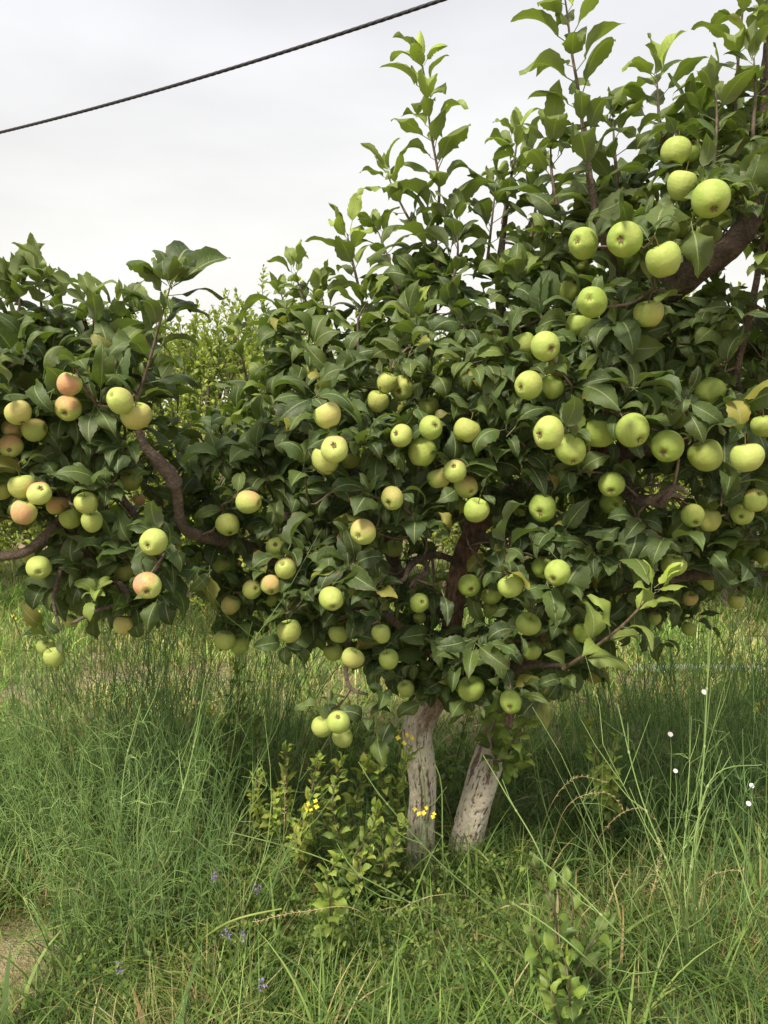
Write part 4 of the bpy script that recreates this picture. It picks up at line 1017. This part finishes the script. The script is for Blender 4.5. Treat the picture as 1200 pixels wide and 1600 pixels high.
# ------------------------------------------------------------------ cable
t = Tubes(); a, b = P(0, 207, 4.28), P(690, 0, 3.02)
hz = (b - a); Lc = np.linalg.norm(hz)
m, tt_, bb, _o = mat('black_cable'); bb.inputs['Base Color'].default_value = (0.016, 0.016, 0.022, 1); bb.inputs['Roughness'].default_value = 0.55
L(tt_, mix(tt_, noise_(tt_, N(tt_, 'ShaderNodeTexCoord').outputs['Object'], 30, 3), (0.010, 0.010, 0.016), (0.035, 0.034, 0.045)), bb.inputs['Base Color'])
u = np.linspace(-1.6, 2.6, 1500); cen = a[None] + hz[None] * u[:, None]; cen[:, 2] += 0.09 * (u * u - u) 
tg = nrm(np.gradient(cen, axis=0)); s1 = nrm(np.cross(tg, UP)); s2 = np.cross(s1, tg)
for k in range(3):
    ph = u * Lc / 0.11 * 2 * math.pi + k * 2.094
    t.add(cen + 0.0022 * (s1 * np.cos(ph)[:, None] + s2 * np.sin(ph)[:, None]), 0.0052, 6)
tag(link('overhead_cable', t.mesh('overhead_cable', m)), 'black twisted cable sagging across the pale sky', 'cable')

# ------------------------------------------------------------------ grey pipe in the grass behind
m, tt_, bb, _o = mat('weathered_pipe'); co = N(tt_, 'ShaderNodeTexCoord').outputs['Object']
L(tt_, mix(tt_, noise_(tt_, co, 12, 4, .6, .3, .7), (0.20, 0.21, 0.21), (0.36, 0.37, 0.37)), bb.inputs['Base Color']); bb.inputs['Roughness'].default_value = .8
t = Tubes(); pp, r_ = smooth_path([G(970, 1050, .0), G(1010, 1046, .02), G(1110, 1044, .025), G(1230, 1049, .02), G(1400, 1055, .01)], [.024] * 5, .05); t.add(pp, r_, 12, cap=True)
tag(link('irrigation_pipe', t.mesh('irrigation_pipe', m)), 'grey irrigation pipe lying in the grass at the right behind the tree', 'pipe')

# ------------------------------------------------------------------ wiry fennel clumps
SG = np.array([[0.16, 0.27, 0.085], [0.22, 0.34, 0.10], [0.13, 0.22, 0.075], [0.32, 0.44, 0.15]])
def wiry(name, base, n, h, spread, seed, label, group, r=0.0019, lean=(0, 0), feather=0.5, br=4, col=None):
    rs = np.random.RandomState(seed); root = empty(name, (base[0], base[1], 0)); tag(root, label, 'fennel', group)
    t, tf = Tubes(), Tubes()
    for i in range(n):
        a = rs.uniform(0, 6.28); q = math.sqrt(rs.rand()) * spread
        b = np.array([base[0] + q * math.cos(a), base[1] + q * math.sin(a) * .7, -0.01]); hh = h * rs.uniform(.55, 1.1)
        d = np.array([math.cos(a) * .28 * q / spread + lean[0], math.sin(a) * .2 * q / spread + lean[1], 1.0]) + rs.normal(0, .12, 3) * [1, 1, 0]; d /= np.linalg.norm(d)
        pts = [b]; dd = d.copy(); k = 6
        for j in range(k):
            dd = dd + rs.normal(0, .10, 3) * [1, 1, .2]; dd /= np.linalg.norm(dd); pts.append(pts[-1] + dd * hh / k)
        c = (col if col is not None else SG[rs.randint(0, 4)]) * rs.uniform(.75, 1.25)
        rr = np.linspace(r * rs.uniform(.8, 1.3), r * .45, k + 1)
        t.add(pts, rr, 4, tint=c)
        for j in range(1, k + 1):
            for _ in range(rs.poisson(br / k)):
                o = pts[j]; bd = dd * .7 + rs.normal(0, .42, 3) + [0, 0, .35]; bd /= np.linalg.norm(bd); bl = hh * rs.uniform(.12, .34)
                q1 = o + bd * bl * .5; bd2 = bd + [0, 0, .25] + rs.normal(0, .12, 3); q2 = q1 + bd2 * bl * .5
                t.add([o, q1, q2], [r * .6, r * .45, r * .3], 3, tint=c * 1.1)
            if rs.rand() < feather:           # fine thread leaves from the node
                o = pts[j]
                for _ in range(5):
                    fd = rs.normal(0, 1, 3) + [0, 0, .4]; fd /= np.linalg.norm(fd); fl = rs.uniform(.03, .09)
                    q1 = o + fd * fl; tf.add([o, o + fd * fl * .5 + [0, 0, .005], q1 - [0, 0, .01]], [.0008, .0006, .0004], 3, tint=c * 1.15)
    link('stem', t.mesh('stem', M_STEM), root)
    if tf.n: link('foliage', tf.mesh('foliage', M_STEM), root)
    return root
GL = 'wiry fennel plants in the left grass'; GR = 'wiry fennel plants in the right grass'
FN = [
 (235, 1400, 60, .74, .22, 'densest fennel clump, in the middle of the left grass'), (120, 1330, 40, .66, .20, 'fennel clump at the far left with blurry thread leaves'), (330, 1340, 44, .70, .18, 'fennel clump right of the densest one, toward the sucker leaves'),
 (200, 1240, 46, .70, .22, 'fennel clump behind the densest one under the left tree'), (380, 1230, 40, .58, .20, 'tall fennel clump standing beneath the lowest left apples of the main crown'), (440, 1180, 26, .50, .16, 'darker fennel clump left of the leafy suckers'),
 (40, 1200, 22, .5, .20, 'thin fennel clump low at the left picture edge'), (300, 1180, 30, .60, .22, 'farthest fennel clump on the left, before dry grass'),
 (1010, 1290, 34, .62, .22, 'fennel clump right of the pale seedling'), (1110, 1260, 36, .66, .22, 'fennel clump behind the white bindweed flowers'), (1190, 1330, 36, .70, .2, 'fennel clump at the right picture edge'),
 (930, 1230, 26, .52, .2, 'fennel clump left behind the pale seedling'), (1090, 1560, 12, .62, .07, 'tall forked fennel standing nearest on the right'), (1160, 1190, 40, .55, .25, 'far fennel clump on the right before the pipe'), (1040, 1180, 34, .5, .22, 'far fennel clump in front of the grey pipe'),
 (190, 1500, 40, .46, .18, 'low feathery fennel clump nearest the bare soil patch'), (300, 1480, 30, .42, .2, 'low fennel clump at the foot of the densest one'), (70, 1360, 26, .45, .2, 'low fennel clump at the left picture edge above the bare soil'),
 (960, 1440, 10, .45, .12, 'sparse fennel below the pale seedling'), (1170, 1480, 16, .5, .14, 'sparse fennel low at the right picture edge')]
for i, (x, y, n_, h, s, lab) in enumerate(FN): wiry('fennel', G(x, y), int(n_ * 1.15), h * 1.32, s, 500 + i, lab, GL if x < 600 else GR, feather=.75 if x < 300 else .45)
# single long stalks that cross the grass, with joints and forks
def stalk(pts, label, seed, r=.0026, forks=3, col=(.22, .31, .10)):
    rs = np.random.RandomState(seed); p = [G(*pts[0])] + [P(*q) for q in pts[1:]]
    root = empty('fennel_stalk', tuple(p[0])); tag(root, label, 'stalk', 'single green stalks leaning across the grass')
    path, rr = smooth_path(p, np.linspace(r, r * .5, len(p)), .02); t = Tubes(); t.add(path, rr, 6, tint=col)
    for i in range(forks):
        k = int(len(path) * (.3 + .6 * (i + .5) / forks)); k = min(k, len(path) - 2); d = path[k + 1] - path[k]; d /= np.linalg.norm(d)
        bd = d + rs.normal(0, .4, 3); bd /= np.linalg.norm(bd); l_ = rs.uniform(.07, .16); t.add([path[k], path[k] + bd * l_ * .5, path[k] + (bd + [0, 0, .2]) * l_], [r * .6, r * .5, r * .3], 5, tint=np.array(col) * 1.1)
        t.add([path[k] - d * .004, path[k], path[k] + d * .004], [r * .9, r * 1.35, r * .9], 6, tint=(.3, .38, .16))
    link('stem', t.mesh('stem', M_STEM), root)
stalk([(668, 1400), (664, 1250, 2.15), (655, 1165, 2.12)], 'straight green stalk rising in front of the left trunk', 1, forks=1)
stalk([(700, 1420), (692, 1330, 2.1), (690, 1230, 2.1), (680, 1195, 2.1)], 'curved green stalk between the two trunks', 2, forks=1)
stalk([(850, 1480), (700, 1360, 2.0), (600, 1250, 1.95), (560, 1190, 1.95)], 'long stalk slanting up left across the leafy suckers', 3)
stalk([(760, 1480), (640, 1410, 1.9), (500, 1340, 1.85), (360, 1300, 1.85)], 'long pale stalk slanting down right below the suckers', 4)
stalk([(1075, 1540), (1060, 1400, 1.7), (1000, 1240, 1.8), (965, 1100, 1.9)], 'tall stalk leaning left right of the pale seedling', 5, forks=5)
stalk([(1095, 1540), (1085, 1380, 1.7), (1100, 1180, 1.8), (1108, 985, 1.9)], 'tallest upright stalk at the right, reaching the crown', 6, forks=5)
stalk([(1080, 1560), (1075, 1400, 1.65), (1110, 1220, 1.75), (1190, 1195, 1.8)], 'stalk bent to the right picture edge below the bindweed', 7, forks=3)
stalk([(1110, 1590), (980, 1470, 1.55), (900, 1390, 1.6), (840, 1340, 1.65)], 'thick stalk slanting up left in the lower right grass', 8, forks=2)
stalk([(1215, 1500), (1180, 1430, 1.6), (1160, 1370, 1.65), (1140, 1310, 1.7)], 'short stalk low at the right picture edge', 9, forks=2)
stalk([(880, 1500), (850, 1350, 1.85), (790, 1240, 2.0), (755, 1180, 2.1)], 'stalk leaning across the foot of the right trunk', 10, forks=2)
stalk([(300, 1480), (360, 1440, 1.7), (440, 1420, 1.7)], 'yellow green stalk lying low left of the bright seedling', 11, r=.004, forks=1, col=(.30, .36, .10))
stalk([(200, 1420), (190, 1300, 1.9), (195, 1200, 1.9), (220, 1100, 1.95)], 'pale forked stalk in the left fennel', 12, forks=5)
stalk([(240, 1430), (270, 1290, 1.8), (300, 1180, 1.85), (320, 1060, 1.9)], 'tall forked stalk right of the pale one in the left fennel', 13, forks=5)
stalk([(1020, 1600), (930, 1510, 1.45), (860, 1450, 1.45), (800, 1410, 1.5)], 'nearest stalk at the bottom, below the bright right sucker', 14, forks=1)

# ------------------------------------------------------------------ leafy seedlings and suckers
def leafy(name, stems, label, cat, seed, Lg, gap, young, wid, yel=0, group=None, asc=.95, r0=.003, m=None, k=(.3, 1.0)):
    rs = np.random.RandomState(seed); lv, tb = Leaves(), Tubes()
    for l in stems:
        p = [G(*q) if len(q) == 2 else P(*q) for q in l]
        shoot(lv, tb, p, rs, Lg=Lg, gap=gap, young=young, wid=wid, yel=yel, asc=asc, r0=r0, k=k, nup=.6)
    b = G(*stems[0][0]) if len(stems[0][0]) == 2 else P(*stems[0][0]); root = empty(name, (b[0], b[1], 0)); tag(root, label, cat, group)
    link('stem', tb.mesh('stem', M_TWIG), root)
    V, F, U, T = leaf_geo(lv, seed, nt_=8, ns=2); link('foliage', mesh('foliage', V, F, m or M_WEED, uv=U, tint=T), root)
leafy('sucker_shrub', [[(560, 1400), (550, 1300, 2.28), (562, 1230, 2.25), (575, 1190, 2.22)], [(590, 1405), (600, 1300, 2.3), (598, 1220, 2.25), (570, 1195, 2.18)], [(600, 1400), (615, 1310, 2.3), (620, 1230, 2.28), (640, 1180, 2.3)], [(575, 1400), (540, 1330, 2.22), (520, 1260, 2.2), (530, 1200, 2.2)],
   [(545, 1410), (550, 1350, 2.15), (580, 1300, 2.12), (590, 1265, 2.1)], [(610, 1410), (600, 1360, 2.15), (615, 1320, 2.12), (625, 1290, 2.12)], [(580, 1412), (560, 1370, 2.1), (570, 1335, 2.1)], [(560, 1405), (520, 1320, 2.3), (500, 1240, 2.3), (495, 1200, 2.3)]],
   'leafy round leaved rootstock suckers crowding the left trunk', 'shrub', 601, .050, .015, (.05, 1.0), .36, .5)
leafy('seedling', [[(440, 1330), (448, 1240, 2.25), (446, 1190, 2.22), (447, 1175, 2.22)], [(420, 1330), (400, 1250, 2.25), (405, 1215, 2.25)], [(430, 1330), (425, 1270, 2.2), (432, 1240, 2.2)]], 'yellow tipped seedling left of the sucker shrub', 'seedling', 602, .046, .014, (.35, 1.0), .3, .8, 'young leafy seedlings in the grass')
leafy('seedling', [[(478, 1345), (482, 1270, 2.2), (492, 1210, 2.2), (496, 1190, 2.2)], [(478, 1350), (470, 1300, 2.15), (478, 1270, 2.15)], [(470, 1350), (465, 1320, 2.15), (460, 1290, 2.15)]], 'seedling with faded pinkish yellow leaves touching the sucker shrub', 'seedling', 603, .042, .014, (.6, 1.0), .28, 1.0, 'young leafy seedlings in the grass')
leafy('seedling', [[(945, 1290), (935, 1210, 2.35), (922, 1150, 2.35), (920, 1138, 2.35)], [(945, 1290), (955, 1220, 2.3), (960, 1170, 2.3), (962, 1160, 2.3)]], 'pale yellow green seedling standing alone right of the trunks', 'seedling', 604, .052, .015, (.6, 1.0), .3, .5, 'young leafy seedlings in the grass')
leafy('seedling', [[(515, 1500), (516, 1420, 1.82), (512, 1375, 1.80), (522, 1350, 1.79)]], 'small bright green seedling in front of the sucker shrub', 'seedling', 605, .055, .018, (.5, .9), .33, .1, 'young leafy seedlings in the grass')
leafy('seedling', [[(880, 1560), (868, 1440, 1.75), (848, 1380, 1.76), (828, 1350, 1.74)], [(880, 1560), (895, 1440, 1.78), (890, 1390, 1.8)], [(880, 1560), (920, 1480, 1.7), (940, 1450, 1.7)], [(870, 1560), (840, 1480, 1.68), (830, 1440, 1.68)]], 'bright green sucker with broad leaves right of the trunks, lower right', 'seedling', 606, .058, .032, (.1, .5), .32, 0, 'young leafy seedlings in the grass', k=(.2, .8))
leafy('seedling', [[(895, 1640), (890, 1560, 1.5), (885, 1510, 1.5), (880, 1495, 1.5)], [(885, 1640), (868, 1580, 1.5), (860, 1540, 1.5)]], 'dark leafy sucker with bright top at the bottom right', 'seedling', 607, .06, .028, (.05, .8), .3, 0, 'young leafy seedlings in the grass')
leafy('seedling', [[(385, 1290), (378, 1180, 2.45), (372, 1090, 2.4), (375, 1060, 2.4)], [(390, 1290), (400, 1200, 2.45), (398, 1130, 2.4)], [(380, 1290), (360, 1200, 2.45), (352, 1140, 2.4)]], 'dark green broad leaved weed behind the yellow tipped seedling', 'weed', 608, .065, .022, (.1, .35), .27, 0, 'young leafy seedlings in the grass')
leafy('seedling', [[(700, 1330), (705, 1230, 2.75), (725, 1140, 2.75), (740, 1090, 2.75)], [(700, 1330), (690, 1250, 2.75), (680, 1200, 2.75)], [(745, 1320), (755, 1200, 2.75), (760, 1120, 2.75)]], 'dark twiggy sucker growing between and behind the trunks', 'seedling', 609, .05, .018, (.02, .5), .32, .2, 'young leafy seedlings in the grass')
leafy('seedling', [[(840, 1300), (842, 1240, 2.5), (838, 1190, 2.5)]], 'thin dark seedling half hidden right of the right trunk', 'seedling', 610, .03, .014, (.05, .3), .3, 0, 'young leafy seedlings in the grass')

# ------------------------------------------------------------------ flowers
def flat_mat(name, col):
    m, t, b, out = mat(name); co = N(t, 'ShaderNodeTexCoord').outputs['Object']
    L(t, mix(t, noise_(t, co, 200, 2), col, tuple(min(1, c * 1.15) for c in col)), b.inputs['Base Color']); b.inputs['Roughness'].default_value = .6; return m
M_YEL, M_WHT, M_PUR = flat_mat('yellow_petal', (.75, .58, .03)), flat_mat('white_petal', (.62, .60, .60)), flat_mat('purple_petal', (.25, .16, .42))
def petals(c, ax, r, n, m, cone=.25, w=.55):
    ax = np.array(ax, float); ax /= np.linalg.norm(ax); u = np.cross(ax, [.2, .3, 1]); u /= np.linalg.norm(u); v = np.cross(ax, u); V, F = [], []
    for i in range(n):
        a = i * 2 * math.pi / n; d = u * math.cos(a) + v * math.sin(a); s = -u * math.sin(a) + v * math.cos(a); b = len(V)
        V += [c, c + d * r * .55 + s * r * w * .8 + ax * r * cone, c + d * r * 1.0 + s * r * w * .45 + ax * r * cone * 1.3, c + d * r * 1.0 - s * r * w * .45 + ax * r * cone * 1.3, c + d * r * .55 - s * r * w * .8 + ax * r * cone]
        F.append((b, b + 1, b + 2, b + 3, b + 4))
    return mesh('flower', np.array(V), F, m)
def mustard(base, tops, label, seed, rr=.0075):
    rs = np.random.RandomState(seed); b = G(*base); root = empty('mustard_plant', (b[0], b[1], 0)); tag(root, label, 'wildflower', 'yellow flowered weeds'); t = Tubes()
    f = P(*tops[0]); fork = b * .35 + f * .65; t.add([b, (b + fork) / 2 + rs.normal(0, .01, 3), fork], [.0016, .0014, .0012], 5, tint=(.16, .24, .07))
    for q in tops:
        e = P(*q); t.add([fork, (fork + e) / 2 + [0, 0, .01], e], [.0011, .0009, .0007], 4, tint=(.18, .26, .08))
        link('flower', petals(e, rs.normal(0, .4, 3) + [0, -.8, .6], rr * rs.uniform(.8, 1.15), 4, M_YEL), root)
    link('stem', t.mesh('stem', M_STEM), root)
mustard((640, 1400), [(624, 1141, 2.2), (637, 1148, 2.2), (643, 1153, 2.2), (631, 1162, 2.18), (622, 1153, 2.2)], 'yellow flowered weed blooming before the top of the left trunk', 1)
mustard((668, 1420), [(648, 1264, 2.1), (655, 1272, 2.1), (667, 1262, 2.1), (678, 1272, 2.1), (662, 1270, 2.1), (677, 1276, 2.1)], 'yellow flowered weed blooming low before the left trunk', 2)
mustard((500, 1400), [(482, 1256, 2.05), (493, 1252, 2.05), (486, 1266, 2.05), (480, 1264, 2.05), (495, 1260, 2.05)], 'yellow flowered weed between the faded seedling and the sucker shrub', 3)
mustard((325, 1230), [(328, 1108, 2.6), (332, 1113, 2.6), (322, 1112, 2.6)], 'yellow flowered weed behind the left fennel, right of its middle', 4)
mustard((365, 1150), [(358, 1050, 3.0), (361, 1052, 3.0), (363, 1046, 3.0)], 'yellow flowered weed far back under the two dark lower apples', 5)
mustard((1170, 1240), [(1185, 1100, 2.6), (1193, 1096, 2.6), (1183, 1108, 2.6), (1178, 1112, 2.6)], 'yellow flowered weed at the right picture edge behind the bindweed', 6)
mustard((25, 1100), [(20, 962, 3.3), (24, 966, 3.3), (60, 955, 3.3)], 'yellow flowered weed far back at the left picture edge', 7)
def bindweed(x, y, Y, r, label):
    c = P(x, y, Y); root = empty('bindweed_flower', tuple(c)); tag(root, label, 'flower', 'white bindweed flowers'); 
    link('petal', petals(c, (0, -.7, .7), r, 6, M_WHT, .35, .75), root)
    t = Tubes(); b = c + np.array([.02, .03, -.20]); t.add([b - [0, 0, .2], b, c + [.01, .01, -.05], c], [.0018, .0017, .0015, .0013], 5, tint=(.22, .32, .12)); link('stem', t.mesh('stem', M_STEM), root)
for q in ((1100, 1082, 2.1, .008, 'white bindweed flower highest of all, right of the tall upright stalk'), (1047, 1148, 2.05, .007, 'white bindweed flower above and left of the others'), (1055, 1205, 2.0, .006, 'faint white bindweed flower below the upper left one'),
          (1174, 1228, 1.9, .0065, 'small white bindweed flower near the right edge, upper of two'), (1169, 1256, 1.9, .0065, 'small white bindweed flower near the right edge, lower of two')): bindweed(*q)
def alfalfa(x, y, Y, label, seed):
    rs = np.random.RandomState(seed); c = P(x, y, Y); root = empty('alfalfa_sprig', (c[0], c[1], 0)); tag(root, label, 'wildflower', 'purple flowered alfalfa sprigs')
    t = Tubes(); b = np.array([c[0] + .03, c[1] + .05, 0.0]); t.add([b, (b + c) / 2 + [.01, 0, 0], c], [.0013, .0011, .0008], 5, tint=(.12, .20, .07)); link('stem', t.mesh('stem', M_STEM), root)
    V, F = [], []
    for i in range(16):
        q = c + rs.normal(0, .0045, 3) * [1, 1, 1.5]; s = .0035
        k = len(V); d = rs.normal(0, 1, (3, 3)); d = nrm(d) * s
        V += [q + d[0], q + d[1], q + d[2], q - d[0]]; F.append((k, k + 1, k + 2)); F.append((k + 1, k + 2, k + 3))
    link('flower', mesh('flower', np.array(V), F, M_PUR, smooth=False), root)
    lv = Leaves()
    for i in range(12):
        f = rs.uniform(.25, .9); p = b * (1 - f) + c * f; a = rs.uniform(0, 6.28)
        for j in range(3): lv.add(p, (math.cos(a + j * .7), math.sin(a + j * .7), .4), (0, 0, 1), .015, (.2, rs.rand(), 0), .2, .3)
    V, F, U, T = leaf_geo(lv, seed, nt_=3, ns=1, serr=0); link('foliage', mesh('foliage', V, F, M_SMALL, uv=U, tint=T), root)
for i, q in enumerate(((335, 1368, 1.75, 'purple alfalfa head highest and leftmost, beside the left fennel'), (402, 1390, 1.75, 'purple alfalfa head right of the highest one'), (356, 1462, 1.6, 'left one of two purple alfalfa heads above the foreground clover'), (380, 1459, 1.6, 'right one of two purple alfalfa heads above the foreground clover'), (410, 1538, 1.5, 'lowest purple alfalfa head in the foreground'), (185, 1515, 1.5, 'purple alfalfa head farthest left near the bare soil'))): alfalfa(*q, 700 + i)

# arching dry seed heads
def seedhead(pts, label, seed):
    rs = np.random.RandomState(seed); p = [G(*pts[0])] + [P(*q) for q in pts[1:]]; root = empty('dry_grass_stalk', tuple(p[0])); tag(root, label, 'grass stalk', 'dry arching grass stalks')
    path, rr = smooth_path(p, np.linspace(.0010, .0005, len(p)), .012); t = Tubes(); t.add(path, rr, 4, tint=(.46, .36, .17)); link('stem', t.mesh('stem', M_STEM), root)
    s = Tubes(); n0 = int(len(path) * .78)
    for i in range(n0, len(path)):
        for _ in range(3):
            d = rs.normal(0, 1, 3); d = d / np.linalg.norm(d) + (path[i] - path[i - 1]) / .012; d /= np.linalg.norm(d)
            s.add([path[i], path[i] + d * .005, path[i] + d * .010], [.0003, .0008, .0002], 4, tint=(.55, .44, .24))
    link('seed_head', s.mesh('seed_head', M_STEM), root)
seedhead([(830, 1350), (860, 1260, 2.1), (900, 1215, 2.1), (945, 1222, 2.1)], 'dry grass stalk arching left of the pale seedling, upper one', 1)
seedhead([(850, 1400), (880, 1270, 2.0), (940, 1238, 2.0), (972, 1260, 2.0)], 'dry grass stalk arching under the pale seedling', 2)
seedhead([(880, 1400), (950, 1290, 1.95), (1000, 1262, 1.95), (1020, 1278, 1.95)], 'dry grass stalk arching right of the pale seedling', 3)
seedhead([(1050, 1450), (1100, 1380, 1.8), (1130, 1362, 1.8), (1160, 1360, 1.8)], 'dry grass stalk low near the right picture edge', 4)
seedhead([(420, 1420), (440, 1330, 2.0), (445, 1260, 2.0), (443, 1215, 2.0)], 'dry upright grass stalk before the yellow tipped seedling', 5)
seedhead([(1000, 1500), (1010, 1430, 1.7), (1030, 1350, 1.7), (1030, 1310, 1.7)], 'dry upright grass stalk left of the forked fennel', 6)
seedhead([(620, 1560), (570, 1430, 1.6), (470, 1425, 1.6), (400, 1440, 1.6)], 'long yellow dry stalk lying across the grass below the bright seedling', 7)
